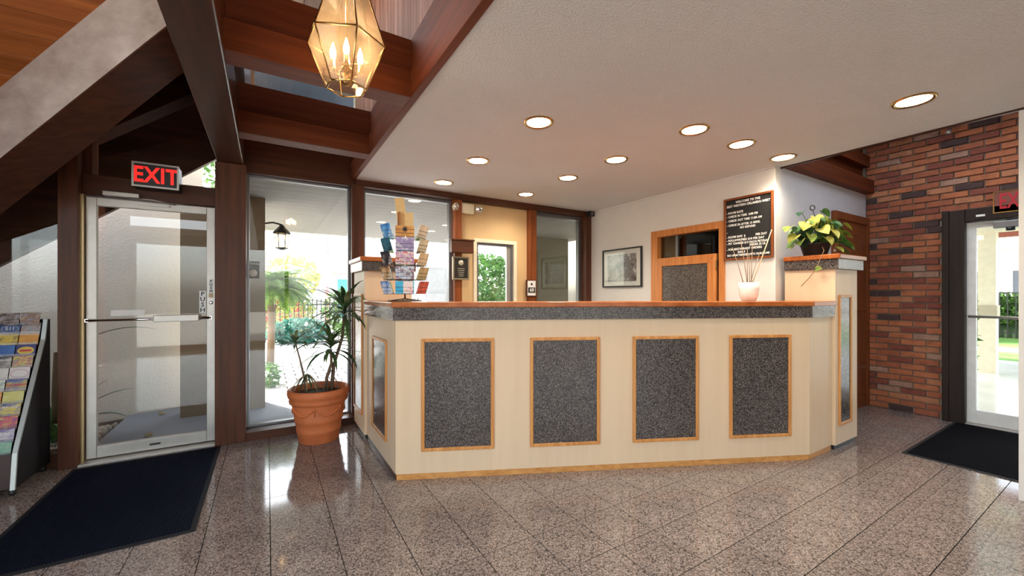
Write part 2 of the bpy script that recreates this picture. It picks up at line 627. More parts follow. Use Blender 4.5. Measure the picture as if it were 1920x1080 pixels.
# girder and cross beams between girder and fascia
struct(MB().box(-0.372, -0.178, FY0, 4.42, 2.47, 2.76).build('trim_5', M['wood_dark'], bevel=0.008), 'long dark girder running overhead to the door post')
n = 6
for y, lab in ((2.374, 'red brown cross beam behind the glass lantern'), (3.524, 'red brown cross beam nearer the windows'), (0.9, 'cross beam above the viewer'), (-0.6, 'cross beam behind the viewer')):
    struct(MB().box(-0.185, 0.74, y, y + 0.15, CZ - 0.004, 2.655).build('trim_%d' % n, M['wood_red_x'], bevel=0.004), lab)
    struct(MB().box(-0.185, 0.768, y + 0.09, y + 0.15, 2.66, 2.90).build('trim_%d' % (n + 1), M['wood_red_x'], bevel=0.003), 'upper board of that beam: ' + lab)
    n += 2

# ------------------------------------------------------------------ steep timber roof on the left: two planes meeting in a valley
RA, RB = 3.68, 0.8


def roof2(x): return RA + RB * x
def valley_y(x): return 3.534 - 0.79 * (x + 1.172)
def valley_x(y): return -1.172 - (y - 3.534) / 0.79
def roof1(y): return 2.742 - 1.01 * (y - 3.534)


RY = 5.0
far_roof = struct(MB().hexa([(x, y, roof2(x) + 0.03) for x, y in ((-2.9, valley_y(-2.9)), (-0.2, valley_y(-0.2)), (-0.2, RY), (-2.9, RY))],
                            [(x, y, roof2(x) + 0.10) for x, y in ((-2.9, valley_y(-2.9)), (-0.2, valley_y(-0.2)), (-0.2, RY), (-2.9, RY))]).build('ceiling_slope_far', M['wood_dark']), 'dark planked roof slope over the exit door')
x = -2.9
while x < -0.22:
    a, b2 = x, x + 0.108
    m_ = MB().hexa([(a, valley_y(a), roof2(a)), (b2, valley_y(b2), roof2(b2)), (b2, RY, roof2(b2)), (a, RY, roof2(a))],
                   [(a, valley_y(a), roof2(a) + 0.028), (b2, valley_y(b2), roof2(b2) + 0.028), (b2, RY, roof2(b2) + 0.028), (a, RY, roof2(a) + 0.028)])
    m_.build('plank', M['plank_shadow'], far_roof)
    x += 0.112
near_pts = [(-2.9, 5.0), (valley_x(5.0), 5.0), (-0.2, valley_y(-0.2)), (-0.2, 0.5), (-2.9, 0.5)]
near_pts = [(-2.9, 5.0), (valley_x(5.0), 5.0), (-0.2, valley_y(-0.2)), (-0.2, 0.5), (-2.9, 0.5)][::-1]
near_roof = struct(MB().hexa([(x, y, roof1(y) + 0.010) for x, y in near_pts], [(x, y, roof1(y) + 0.10) for x, y in near_pts]).build('ceiling_slope_near', plain('seam_highlight', (0.55, 0.36, 0.28), 0.6)), 'orange varnished plank roof slope at upper left')  # pale backing paints highlights into the plank seams
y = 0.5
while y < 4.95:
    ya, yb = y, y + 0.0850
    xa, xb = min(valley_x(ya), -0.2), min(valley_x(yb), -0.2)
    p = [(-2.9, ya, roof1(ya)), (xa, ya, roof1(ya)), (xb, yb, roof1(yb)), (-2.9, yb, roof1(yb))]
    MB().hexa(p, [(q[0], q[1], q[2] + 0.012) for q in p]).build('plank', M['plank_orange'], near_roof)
    y += 0.0925
rp = [(-2.9, FY0 - 0.1), (-0.2, FY0 - 0.1), (-0.2, 0.5), (-2.9, 0.5)]


def roof0(y): return roof1(0.5) - 0.72 * (0.5 - y)


struct(MB().hexa([(x, y, roof0(y)) for x, y in rp], [(x, y, roof0(y) + 0.1) for x, y in rp]).build('ceiling_slope_rear', M['plank_orange']), 'plank roof slope behind the viewer')
# valley rafter: weathered, daylight sheen in the pale side, shade in the dark underside
vd = Vector((1, -0.79, 0)).normalized()
vn = Vector((-vd.y, vd.x, 0))                       # towards the door wall
va, vb = -2.6, -0.19
lo = []
for x in (va, vb):
    q = Vector((x, valley_y(x), 0))
    lo.append((q, roof2(x) - 0.43, roof2(x) + 0.02))
q0, z00, z01 = lo[0]; q1, z10, z11 = lo[1]
w_ = vn * 0.26


def V3(q, z): return (q.x, q.y, z)


vr = MB().hexa([V3(q0, z00), V3(q1, z10), V3(q1 + w_, z10), V3(q0 + w_, z00)], [V3(q0, z01), V3(q1, z11), V3(q1 + w_, z11), V3(q0 + w_, z01)])
struct(vr.build('trim_20', M['wood_weathered_sheen'], bevel=0.006), 'big weathered valley rafter with daylight sheen in its pale side')
struct(MB().hexa([V3(q0 - vn * 0.0, z00 - 0.012), V3(q1, z10 - 0.012), V3(q1 + w_, z10 - 0.012), V3(q0 + w_, z00 - 0.012)],
                 [V3(q0, z00), V3(q1, z10), V3(q1 + w_, z10), V3(q0 + w_, z00)]).build('trim_21', M['wood_dark_x']), 'dark strip painting shade on the underside of the valley rafter')
# board wall closing the roof above the girder
struct(MB().xprism([(FY0, 2.75), (4.5, 2.75), (4.5, roof2(-0.28)), (valley_y(-0.28), roof2(-0.28)), (0.5, roof1(0.5)), (FY0, roof0(FY0))], -0.30, -0.26).build('wall_above_girder', M['wood_red_y']), 'brown board wall above the girder')

# ------------------------------------------------------------------ back wall: posts, rails, windows, exit door
struct(MB().box(-0.16, 4.0, 4.30, 4.58, -0.002, 0.075).build('trim_30', M['wood_dark_x'], bevel=0.004), 'dark wooden kerb under the windows')
struct(MB().box(-0.385, -0.16, 4.30, 4.58, 0, 2.47).build('trim_31', M['wood_dark_z'], bevel=0.006), 'broad dark wooden post between exit door and window')
struct(MB().box(-1.335, -1.225, 4.32, 4.58, 0, roof2(-1.28) - 0.1).build('trim_32', M['wood_dark_z'], bevel=0.004), 'dark wooden post left of the exit door')
struct(MB().box(0.74, 0.86, 4.36, 4.58, 0.075, 2.44).build('trim_33', M['wood_dark_z'], bevel=0.004), 'brown mullion post between the two large windows')
struct(MB().box(1.88, 1.975, 4.38, 4.58, 0.075, 2.44).build('trim_34', M['wood_red_z'], bevel=0.004), 'red brown post beside the beige wall')
struct(MB().box(2.952, 3.065, 4.40, 4.58, 0.075, 2.44).build('trim_35', M['wood_red_z'], bevel=0.004), 'red brown post right of the beige wall')
struct(MB().box(3.90, 4.0, 4.36, 4.58, 0.075, 2.5).build('trim_36', M['wood_dark_z'], bevel=0.004), 'dark corner post beside the white wall')
struct(MB().box(0.775, 4.0, 4.36, 4.58, 2.432, 2.5).build('trim_37', M['wood_dark_x'], bevel=0.003), 'dark head rail under the plaster ceiling')
struct(MB().box(-0.385, 0.775, 4.40, 4.58, 2.432, 2.98).build('trim_38', M['wood_dark_x'], bevel=0.003), 'deep dark header above the first window')
struct(MB().box(-1.225, -0.385, 4.40, 4.54, 2.09, 2.255).build('trim_39', M['wood_dark_x'], bevel=0.003), 'dark head rail over the exit door')
# sloping rail over the door transom and the left sidelight
for k, (xa, xb) in enumerate(((-2.6, -1.335), (-1.225, -0.385))):
    struct(MB().yprism([(xa, 3.482 + 0.8 * xa), (xb, 3.482 + 0.8 * xb), (xb, roof2(xb) - 0.002), (xa, roof2(xa) - 0.002)], 4.38, 4.58).build('trim_%d' % (40 + k), M['wood_dark_x']), 'sloping dark rail under the roof over ' + ('the sidelight', 'the door transom')[k])
struct(MB().yprism([(-1.225, 2.255), (-1.175, 2.255), (-1.175, 2.54), (-1.225, 2.50)], 4.42, 4.56).build('trim_42', M['wood_dark_z']), 'grey stop at the left of the transom')


def window(num, x0, x1, z0, z1, y, mat_glass, mat_frame, t=0.025, label=''):
    w = struct(MB().box(x0 + t * 0.6, x1 - t * 0.6, y - 0.004, y + 0.004, z0 + t * 0.6, z1 - t * 0.6).build('window_%d' % num, mat_glass), label)
    MB().frame((x0, y + 0.03, z0), (1, 0, 0), (0, 0, 1), (0, -1, 0), x1 - x0, z1 - z0, t, 0.06).build('window_frame', mat_frame, w, bevel=0.002)
    return w


w1 = window(1, -0.16, 0.74, 0.075, 2.432, 4.50, M['glass'], M['alu_dark'], 0.02, 'tall window behind the terracotta pot')
w2 = window(2, 0.86, 1.88, 0.075, 2.432, 4.50, M['glass'], M['alu_dark'], 0.035, 'tall window behind the postcard spinner')
w4 = window(4, 3.065, 3.90, 0.075, 2.432, 4.50, M['glass_dim'], M['alu_dark'], 0.05, 'dim window beside the white wall')
# beige wall panel with the small service window
bw = MB()
bw.box(1.975, 2.165, 4.47, 4.56, 0.075, 2.432).box(2.79, 2.952, 4.47, 4.56, 0.075, 2.432).box(2.165, 2.79, 4.47, 4.56, 2.0, 2.432).box(2.165, 2.79, 4.47, 4.56, 0.075, 0.95)
struct(bw.build('wall_beige', M['beige_wall']), 'warm beige wall panel around the service window')
w3 = struct(MB().box(2.21, 2.74, 4.535, 4.541, 0.95, 1.96).build('window_3', M['glass']), 'small service window in the beige wall')
MB().frame((2.165, 4.475, 0.95), (1, 0, 0), (0, 0, 1), (0, -1, 0), 0.625, 1.055, 0.045, 0.02).build('window_frame', M['offwhite'], w3, bevel=0.002)
MB().frame((2.21, 4.55, 0.95), (1, 0, 0), (0, 0, 1), (0, -1, 0), 0.535, 1.01, 0.03, 0.07).build('sash', M['alu_dark'], w3)
MB().box(2.66, 2.74, 4.50, 4.535, 0.97, 1.945).build('sliding_sash', M['alu'], w3, bevel=0.003)
# outer wall closing the office behind
struct(MB().box(4.0, 6.2, 4.47, 4.6, 0, 2.6).build('wall_office_back', M['white_wall']), 'office outer wall')
# sidelight left of the door post
w5 = struct(MB().yprism([(-2.58, 0.1), (-1.33, 0.1), (-1.33, 2.40), (-2.58, 1.41)], 4.497, 4.503).build('window_5', M['glass']), 'glass sidelight behind the brochure rack')
MB().box(-2.58, -1.335, 4.42, 4.56, 0, 0.1).build('sill', M['wood_dark_x'], w5)
# transom glass over the door
struct(MB().yprism([(-1.225, 2.25), (-0.385, 2.25), (-0.385, 3.17), (-1.225, 2.50)], 4.497, 4.503).build('window_6', M['glass']), 'sloping transom window over the exit door')
# clerestory of the light well
w7 = struct(MB().box(-0.28, 0.80, 4.50, 4.506, 2.98, 4.03).build('window_7', M['glass']), 'clerestory window of the light well')
fr = MB()
for xx in (-0.30, -0.13, 0.79):
    fr.box(xx, xx + 0.03, 4.46, 4.55, 2.98, 4.03)
fr.build('window_frame', M['offwhite'], w7)

# exit door in aluminium
DY = 4.42
door = struct(MB().box(-1.145, -0.452, DY - 0.004, DY + 0.004, 0.10, 2.02).build('door_1', M['glass']), 'aluminium framed glass exit door with a push bar')
MB().box(-1.205, -1.145, DY - 0.022, DY + 0.022, 0.028, 2.078).build('stile', M['alu'], door, bevel=0.003)
MB().box(-0.452, -0.392, DY - 0.022, DY + 0.022, 0.028, 2.078).build('stile', M['alu'], door, bevel=0.003)
MB().box(-1.145, -0.452, DY - 0.022, DY + 0.022, 2.015, 2.078).build('top_rail', M['alu'], door, bevel=0.003)
MB().box(-1.145, -0.452, DY - 0.022, DY + 0.022, 0.028, 0.118).build('bottom_rail', M['alu'], door, bevel=0.003)
MB().box(-0.83, -0.76, DY - 0.026, DY - 0.022, 0.066, 0.080).build('maker_plate', M['black'], door)
bar = MB().tube([(-1.195, DY - 0.065, 1.112), (-0.415, DY - 0.065, 1.112)], 0.010, 10).build('push_bar', M['chrome'], door)
MB().box(-1.20, -1.18, DY - 0.07, DY - 0.02, 1.10, 1.125).build('bracket', M['chrome'], bar)
MB().box(-0.43, -0.41, DY - 0.07, DY - 0.02, 1.10, 1.125).build('bracket', M['chrome'], bar)
MB().box(-0.795, -0.50, DY - 0.085, DY - 0.045, 1.088, 1.142).build('latch_housing', M['alu'], bar, bevel=0.004)
MB().box(-1.066, -0.862, DY - 0.014, DY - 0.006, 1.142, 1.188).build('sticker_strip', M['white'], door)
ps = MB().box(-0.437, -0.405, DY - 0.0245, DY - 0.022, 1.285, 1.45).build('push_label', M['white'], door)
for k, ch in enumerate('PUSH'):
    text('letter', ch, 0.030, (-0.421, DY - 0.0252, 1.428 - k * 0.028), '-Y', M['black'], ps, bold=0.001)
MB().box(-0.437, -0.405, DY - 0.0252, DY - 0.0245, 1.287, 1.325).build('label_foot', plain('label_tan', (0.52, 0.38, 0.22), 0.5), ps)
MB().lathe([(0.014, 0), (0.014, 0.008), (0.006, 0.010)], (-0.421, DY - 0.022, 1.243), 16, axis=(0, -1, 0)).build('lock_cylinder', M['chrome'], door)
gs = MB().box(-0.505, -0.458, DY - 0.0075, DY - 0.005, 1.150, 1.345).build('glass_sticker', M['white'], door)
for k, ch in enumerate('PUSH'):
    text('letter', ch, 0.052, (-0.4815, DY - 0.0082, 1.318 - k * 0.047), '-Y', M['black'], gs, bold=0.001)
cl = MB().box(-1.10, -0.885, DY - 0.075, DY - 0.022, 2.093, 2.128).build('door_closer', M['alu'], door, bevel=0.004)
MB().tube([(-0.95, DY - 0.06, 2.09), (-0.80, DY - 0.10, 2.083), (-0.66, DY - 0.03, 2.072)], 0.006, 6).build('closer_arm', M['alu'], cl)
MB().box(-0.90, -0.70, DY - 0.036, DY - 0.022, 2.045, 2.062).build('closer_shoe', M['alu'], cl)
struct(MB().box(-1.225, -0.385, 4.30, 4.50, 0, 0.022).build('trim_43', M['alu'], bevel=0.004), 'metal threshold of the exit door')
struct(MB().box(-1.225, -1.208, 4.36, 4.47, 0.02, 2.09).build('trim_44', plain('brass_strip', (0.45, 0.32, 0.16), 0.3, 0.8)), 'thin metal stop at the hinge side of the exit door')

# ------------------------------------------------------------------ white wall with the half door, end wall, brick wall
ww = MB().box(4.0, 4.1, 3.288, 4.47, 0, CZ).box(4.0, 4.1, 1.9, 2.375, 0, CZ).box(4.0, 4.1, 2.375, 3.288, 2.07, CZ)
struct(ww.build('wall_white', M['white_wall']), 'white painted wall behind the desk')
dfr = MB()
dfr.box(3.975, 4.11, 3.195, 3.288, 0, 2.07).box(3.975, 4.11, 2.375, 2.432, 0, 2.07).box(3.975, 4.11, 2.432, 3.195, 1.995, 2.07)
d3 = struct(dfr.build('door_3', M['oak_red'], bevel=0.003), 'honey oak door frame with a half-height door in the white wall')
leaf = MB().frame((4.01, 3.225, 0.02), (0, -1, 0), (0, 0, 1), (-1, 0, 0), 0.765, 1.72, 0.095, 0.04).build('half_door', M['oak_red'], d3, bevel=0.003)
MB().box(3.985, 4.0, 2.55, 3.135, 0.11, 1.65).build('granite_panel', M['granite'], leaf)
MB().box(3.962, 3.978, 2.44, 2.456, 1.58, 1.67).build('hinge', M['brass'], leaf)
MB().box(4.045, 4.049, 2.432, 3.195, 1.745, 1.995).build('transom_pane', M['glass_dim'], d3)
MB().box(4.03, 4.06, 2.955, 2.985, 1.745, 1.995).build('transom_bar', M['alu_dark'], d3)
struct(MB().box(4.1, 6.1, 1.9, 2.0, 0, CZ).build('wall_end', M['blue_wall']), 'pale end wall beside the brick wall')
d4 = struct(MB().box(5.24, 6.04, 1.875, 1.9, 0, 2.13).build('door_4', M['wood_red_z'], bevel=0.003), 'red brown wooden door in the pale end wall')
for xa in (5.30, 5.70):
    MB().box(xa, xa + 0.30, 1.867, 1.876, 0.15, 1.0).box(xa, xa + 0.30, 1.867, 1.876, 1.12, 2.0).build('raised_panel', M['wood_red_z'], d4, bevel=0.006)
MB().box(5.16, 5.24, 1.86, 1.9, 0, 2.21).box(6.04, 6.1, 1.86, 1.9, 0, 2.21).box(5.24, 6.04, 1.86, 1.9, 2.13, 2.21).build('door_casing', M['wood_red_z'], d4)
struct(MB().box(4.1, 6.1, 1.82, 1.9, CZ, 2.65).build('trim_50', M['wood_red_x'], bevel=0.004), 'brown beam on top of the pale end wall')
struct(MB().box(4.1, 6.1, 1.93, 2.0, CZ, 3.45).build('wall_end_upper', M['wood_red_x']), 'boarded wall above the end wall')
struct(MB().box(4.1, 6.1, 1.86, 1.93, 2.82, 2.95).build('trim_51', M['wood_red_x'], bevel=0.004), 'upper brown beam above the pale end wall')
# strip ceiling with a skylight
sc = MB().box(4.1, 6.2, FY0, 0.0, 3.30, 3.36).box(5.45, 6.2, 0.0, 2.0, 3.30, 3.36)
struct(sc.build('ceiling_strip', M['wood_red_y']), 'dark boarded ceiling beside the brick wall')
sky = struct(MB().box(4.1, 5.45, 0.0, 2.0, 3.34, 3.348).build('window_8', M['glass']), 'skylight over the end wall')
MB().box(4.70, 4.74, 0.0, 2.0, 3.29, 3.36).build('glazing_bar', M['wood_dark'], sky)
struct(MB().box(4.08, 4.1, FY0, 2.0, 2.58, 3.36).build('wall_above_ceiling', M['wood_dark']), 'dark board wall above the plaster ceiling edge')
# office ceiling
struct(MB().box(4.0, 6.2, 2.0, 4.6, CZ, CZ + 0.08).build('ceiling_office', M['white_wall']), 'office ceiling')
struct(MB().box(6.1, 6.2, 2.0, 4.6, 0, CZ).build('wall_office_side', plain('dark_office_wall', (0.10, 0.07, 0.06), 0.6)), 'office side wall')
# column at the right edge of the view
struct(MB().box(4.1, 4.34, 0.12, 0.51, 0, CZ).build('wall_column', M['white_wall'], bevel=0.004), 'white column at the right under the ceiling edge')

# brick wall: mortar bed plus single bricks
mb_m = stucco('mortar', (0.27, 0.22, 0.17), 90, 0.5, 0.95, 0.12)
wall_r = MB().box(6.112, 6.2, 1.09, 2.0, 0, 3.36).box(6.1, 6.112, 1.9, 2.0, 2.5, 3.36).box(6.112, 6.2, FY0, 1.09, 2.08, 3.36).box(6.112, 6.2, FY0, 0.10, 0, 2.08)
wall_r = struct(wall_r.build('wall_right', mb_m), 'old red brick wall with mixed dark and chalky bricks')
BR = []
for k in range(6):
    m, nt, b = newmat('fired_brick_%d' % k)
    base = [(0.34, 0.100, 0.045), (0.42, 0.135, 0.056), (0.22, 0.058, 0.034), (0.42, 0.165, 0.078), (0.065, 0.032, 0.030), (0.36, 0.20, 0.14)][k]
    v = coords(nt)
    oi = nt.nodes.new('ShaderNodeObjectInfo')
    av = nt.nodes.new('ShaderNodeVectorMath')
    ml = nt.nodes.new('ShaderNodeMath'); ml.operation = 'MULTIPLY'; ml.inputs[1].default_value = 60
    nt.links.new(oi.outputs['Random'], ml.inputs[0]); nt.links.new(v, av.inputs[0]); nt.links.new(ml.outputs[0], av.inputs[1])
    nz = noise(nt, av.outputs[0], 14, 5, 0.7)
    chalk = (0.62, 0.52, 0.44) if k in (3, 5) else tuple(x * 1.5 for x in base)
    nt.links.new(ramp(nt, nz, [(0.28, tuple(x * 0.55 for x in base)), (0.5, base), (0.62, base), (0.75, chalk)]), b.inputs['Base Color'])
    b.inputs['Roughness'].default_value = 0.8
    bump(nt, noise(nt, av.outputs[0], 60, 4), b, 0.5, 0.006)
    BR.append(m)
BL, BH, JT = 0.196, 0.0575, 0.0105
brick_me = []
for k in range(6):
    for j in range(2):
        t = MB()
        rr = random.Random(k * 10 + j)
        hy, hz = BL / 2, BH / 2
        fr_, bk = [], []
        for a, b_ in ((-1, -1), (1, -1), (1, 1), (-1, 1)):
            bk.append((0.02, a * hy, b_ * hz))
            fr_.append((-0.006 - rr.uniform(0, 0.004), a * (hy - 0.003) + rr.uniform(-0.002, 0.002), b_ * (hz - 0.003) + rr.uniform(-0.0015, 0.0015)))
        mid = [(0.0, p[1], p[2]) for p in bk]
        t.add(bk + mid + fr_, [(0, 1, 5, 4), (1, 2, 6, 5), (2, 3, 7, 6), (3, 0, 4, 7), (4, 5, 9, 8), (5, 6, 10, 9), (6, 7, 11, 10), (7, 4, 8, 11), (8, 9, 10, 11)])
        brick_me.append(rawmesh('brick', t, BR[k]))
half_me = []
for k in range(5):
    t = MB()
    hy, hz = BL / 4 - JT / 4, BH / 2
    bk = [(0.02, a * hy, b_ * hz) for a, b_ in ((-1, -1), (1, -1), (1, 1), (-1, 1))]
    fr_ = [(-0.008, a * (hy - 0.003), b_ * (hz - 0.003)) for a, b_ in ((-1, -1), (1, -1), (1, 1), (-1, 1))]
    t.add(bk + fr_, [(0, 1, 5, 4), (1, 2, 6, 5), (2, 3, 7, 6), (3, 0, 4, 7), (4, 5, 6, 7)])
    half_me.append(rawmesh('brick', t, BR[k]))
bricks = []
rb = random.Random(5)
nc = int(3.3 / (BH + JT))
for ci in range(nc):
    z = 0.005 + BH / 2 + ci * (BH + JT)
    y = 1.895
    first = (ci % 2 == 1)
    while y > -0.6:
        ln = BL / 2 - JT / 2 if first else BL
        first = False
        ya, yb = y - ln, y
        y -= ln + JT
        if z - BH / 2 < 2.165 and yb > 0.12 and ya < 1.235:            # door opening with its casing
            if ya < 1.2 and yb > 1.235 and yb - 1.24 > 0.06:
                bricks.append((1.24, yb, z))
            continue
        bricks.append((ya, yb, z))
def bvis(t):
    p = project(6.1, (t[0] + t[1]) / 2, t[2])
    return 1 if p and 1600 < p[0] < 1915 and p[1] > 195 else 0
bricks.sort(key=lambda t: (-bvis(t), (6.1 - 0) ** 2 + t[0] ** 2 + (t[2] - 1.3) ** 2))
restb = MB()
cnt = 0
for ya, yb, z in bricks:
    cy = (ya + yb) / 2
    w = rb.random()
    k = 0 if w < .27 else 1 if w < .52 else 2 if w < .72 else 3 if w < .83 else 4 if w < .94 else 5
    if bvis((ya, yb, z)) and cnt < 300:
        cnt += 1
        if yb - ya > BL - 0.001:
            o = share('brick', brick_me[k * 2 + rb.randrange(2)], (6.1 + rb.uniform(-0.003, 0.003), cy, z), wall_r, (rb.uniform(-0.012, 0.012), 0, rb.uniform(-0.01, 0.01)))
        elif abs(yb - ya - (BL / 2 - JT / 2)) < 0.001:
            share('brick', half_me[min(k, 4)], (6.1, cy, z), wall_r)
        else:
            o = share('brick', brick_me[k * 2], (6.1, cy, z), wall_r)
            o.scale = (1, (yb - ya) / BL, 1)
    else:
        restb.box(6.092, 6.12, ya, yb, z - BH / 2, z + BH / 2)
tag(restb.build('brick_field', BR[0], wall_r), kind='stuff')

# right entrance door
d2 = MB().box(6.11, 6.118, 0.20, 1.03, 0.12, 1.99)
d2 = struct(d2.build('door_2', M['glass']), 'glass entrance door in the brick wall')
MB().box(6.09, 6.14, 1.025, 1.09, 0.0, 2.04).build('stile', M['white'], d2, bevel=0.003)
MB().box(6.09, 6.14, 0.13, 0.20, 0.0, 2.04).build('stile', M['white'], d2, bevel=0.003)
MB().box(6.09, 6.14, 0.20, 1.025, 1.985, 2.04).build('top_rail', M['white'], d2, bevel=0.003)
MB().box(6.09, 6.14, 0.20, 1.025, 0.02, 0.15).build('bottom_rail', M['white'], d2, bevel=0.003)
MB().tube([(6.045, 1.07, 1.092), (6.045, 0.16, 1.092)], 0.013, 8).build('push_bar', M['alu'], d2)
cr = MB().box(6.02, 6.09, 0.62, 0.905, 1.955, 2.02).build('door_closer', M['alu_dark'], d2, bevel=0.005)
MB().lathe([(0.03, 0), (0.03, 0.03)], (6.05, 0.80, 1.925), 14).build('closer_valve', M['black'], cr)
MB().tube([(6.05, 0.82, 2.03), (5.99, 0.62, 2.06), (6.05, 0.42, 2.075)], 0.009, 6).build('closer_arm', M['alu_dark'], cr)
MB().box(6.03, 6.2, 1.09, 1.245, 0, 2.175).box(6.03, 6.2, -0.02, 0.13, 0, 2.175).box(6.03, 6.2, 0.13, 1.09, 2.045, 2.175).build('door_casing', M['casing'], d2, bevel=0.006)
MB().box(6.01, 6.03, 1.20, 1.25, 0, 2.18).build('casing_bead', M['casing'], d2, bevel=0.006)
MB().box(6.024, 6.03, 0.955, 1.015, 2.085, 2.105).build('name_plate', M['white'], d2)
struct(MB().box(6.02, 6.2, 0.13, 1.09, 0, 0.02).build('trim_52', M['alu'], bevel=0.003), 'metal threshold of the entrance door')

# ------------------------------------------------------------------ room behind the viewer: glazed front with slim posts
struct(MB().box(-2.9, 6.6, -6.2, FY0 - 0.1, 2.72, 2.86).build('ceiling_sky_screen', M['stucco_out']), 'added unseen roof behind the viewer, holding back sky light')  # unseen roof, added to cut sky light through the front
bkw = MB()
bkw.box(FX0, 6.2, FY0 - 0.1, FY0, 0, 0.12).box(FX0, 6.2, FY0 - 0.1, FY0, 2.46, 2.7)
for xx in (-2.6, -1.1, 0.4, 1.9):
    bkw.box(xx, xx + 0.09, FY0 - 0.1, FY0, 0.12, 2.46)
bkw.box(2.6, 6.2, FY0 - 0.1, FY0, 0.12, 2.46).box(0.7, 6.2, FY0 - 0.1, FY0, 2.7, 3.4)  # unseen right part closed to darken that side of the room
struct(bkw.build('wall_front', M['wood_dark_z']), 'glazed shop front behind the viewer')
struct(MB().box(-2.6, 6.15, FY0 - 0.055, FY0 - 0.049, 0.12, 2.46).build('window_9', M['glass']), 'glass of the shop front behind the viewer')
lw = MB().xprism([(FY0, 0), (-1.6, 0), (-1.6, roof0(-1.6)), (FY0, roof0(FY0))], -2.7, -2.6).xprism([(1.8, 0), (4.58, 0), (4.58, roof1(4.58)), (1.8, roof1(1.8))], -2.7, -2.6)
lw.xprism([(-1.6, 3.6), (1.8, 3.6), (1.8, roof1(1.8)), (0.5, roof1(0.5)), (-1.6, roof0(-1.6))], -2.7, -2.6)
struct(lw.build('wall_left', M['wood_red_y']), 'left wall with a wide window opening')
struct(MB().box(-2.655, -2.649, -1.6, 1.8, 0, 3.6).build('window_10', M['glass']), 'unseen window in the left wall, made tall for more light')  # out of view, enlarged to brighten the rafter
# ------------------------------------------------------------------ reception counter
def cpt(a, out, z):
    """point a metres along the counter front, 'out' metres in front of it"""
    q = P0 + UC * a + NC * out
    return Vector((q.x, q.y, z))


ctr = thing('reception_counter', (2.2, 2.4, 0), 'cream reception counter with four speckled panels in oak frames', 'counter')
I0 = Vector((0.774 + 0.05, 2.848 + 0.0, 0))
inn = 0.05
MB().prism([tuple(cpt(0, 0, 0)[:2]), tuple(cpt(LC, 0, 0)[:2]), tuple(cpt(LC + 0.01, -inn, 0)[:2]), tuple(cpt(0.06, -inn, 0)[:2])], 0.045, 1.135).build('front_board', M['cream'], ctr)
MB().box(0.774, 0.824, 2.86, 3.80, 0.045, 1.135).build('side_board', M['cream'], ctr)
MB().box(3.675, 4.08, 1.495, 1.545, 0.045, 1.135).build('side_board', M['cream'], ctr)
MB().prism([tuple(cpt(0.004, -0.004, 0)[:2]), tuple(cpt(LC - 0.004, -0.004, 0)[:2]), tuple(cpt(LC, -0.03, 0)[:2]), tuple(cpt(0.02, -0.03, 0)[:2])], 0, 0.046).build('kick_plate', M['oak'], ctr, bevel=0.002)
MB().box(0.779, 0.80, 2.86, 3.80, 0, 0.046).build('kick_plate', M['wood_dark'], ctr)
MB().box(3.68, 4.07, 1.50, 1.53, 0, 0.046).build('kick_plate', M['oak'], ctr)


def framed_panel(o, u, w, h, n, parent, t=0.024):
    o, u, n = Vector(o), Vector(u), Vector(n)
    z = Vector((0, 0, 1))
    pn = MB()
    a = o + u * t * 0.8 + z * t * 0.8
    q = [a, a + u * (w - 1.6 * t), a + u * (w - 1.6 * t) + z * (h - 1.6 * t), a + z * (h - 1.6 * t)]
    pn.hexa([p - n * 0.001 for p in q], [p + n * 0.005 for p in q])
    g = pn.build('granite_panel', M['granite'], parent)
    MB().frame(o, u, z, n, w, h, t, 0.014).build('panel_frame', M['oak_z'], g, bevel=0.004)
    return g


for a0, a1 in ((0.178, 0.694), (0.958, 1.483), (1.738, 2.263), (2.516, 3.035)):
    framed_panel(cpt(a0, 0, 0.20), UC, a1 - a0, 0.80, NC, ctr)
framed_panel((0.774, 3.56, 0.20), (0, -1, 0), 0.48, 0.765, (-1, 0, 0), ctr)

top = thing('countertop', (2.2, 2.4, 1.13), 'long countertop with cherry edging over a speckled granite band', 'countertop')
# outer and inner outlines of the top, following the three counter faces


def outline(e):
    """counter outline pushed out by e (negative = inwards)"""
    lx = 0.774 - e
    ry = 1.495 - e
    # intersect front line (offset e) with x=lx and y=ry
    f0 = P0 + NC * e
    ta = (lx - f0.x) / UC.x
    tb = (ry - f0.y) / UC.y
    A_ = f0 + UC * ta
    B_ = f0 + UC * tb
    return [(lx, 3.795), (A_.x, A_.y), (B_.x, B_.y), (4.075, ry)]


def ring(mb, e_out, e_in, z0, z1):
    a, b = outline(e_out), outline(e_in)
    for i in range(3):
        q = [a[i], a[i + 1], b[i + 1], b[i]]
        mb.hexa([(x, y, z0) for x, y in q], [(x, y, z1) for x, y in q])
    return mb


ring(MB(), 0.005, -0.385, 1.222, 1.258).build('worktop', M['cherry'], top)
ring(MB(), 0.036, 0.004, 1.222, 1.26).build('edging', M['cherry'], top, bevel=0.006)
ring(MB(), 0.022, -0.05, 1.132, 1.222).build('granite_band', M['granite'], top)

# end pedestals


def pedestal(x0, x1, y0, y1, cap, label):
    p = thing('counter_pedestal', ((x0 + x1) / 2, (y0 + y1) / 2, 0), label, 'pedestal')
    MB().box(x0, x1, y0, y1, 0.04, 1.53).build('body', M['cream'], p, bevel=0.003)
    MB().box(x0 + 0.015, x1 - 0.015, y0 + 0.015, y1, 0, 0.04).build('kick_plate', M['black'], p)
    cx0, cx1, cy0, cy1 = cap
    g = MB().box(cx0 + 0.018, cx1 - 0.018, cy0 + 0.018, cy1, 1.53, 1.615).build('granite_band', M['granite'], p, bevel=0.002)
    MB().box(cx0, cx1, cy0, cy1, 1.615, 1.655).build('cap', M['cherry'], p, bevel=0.007)
    return p


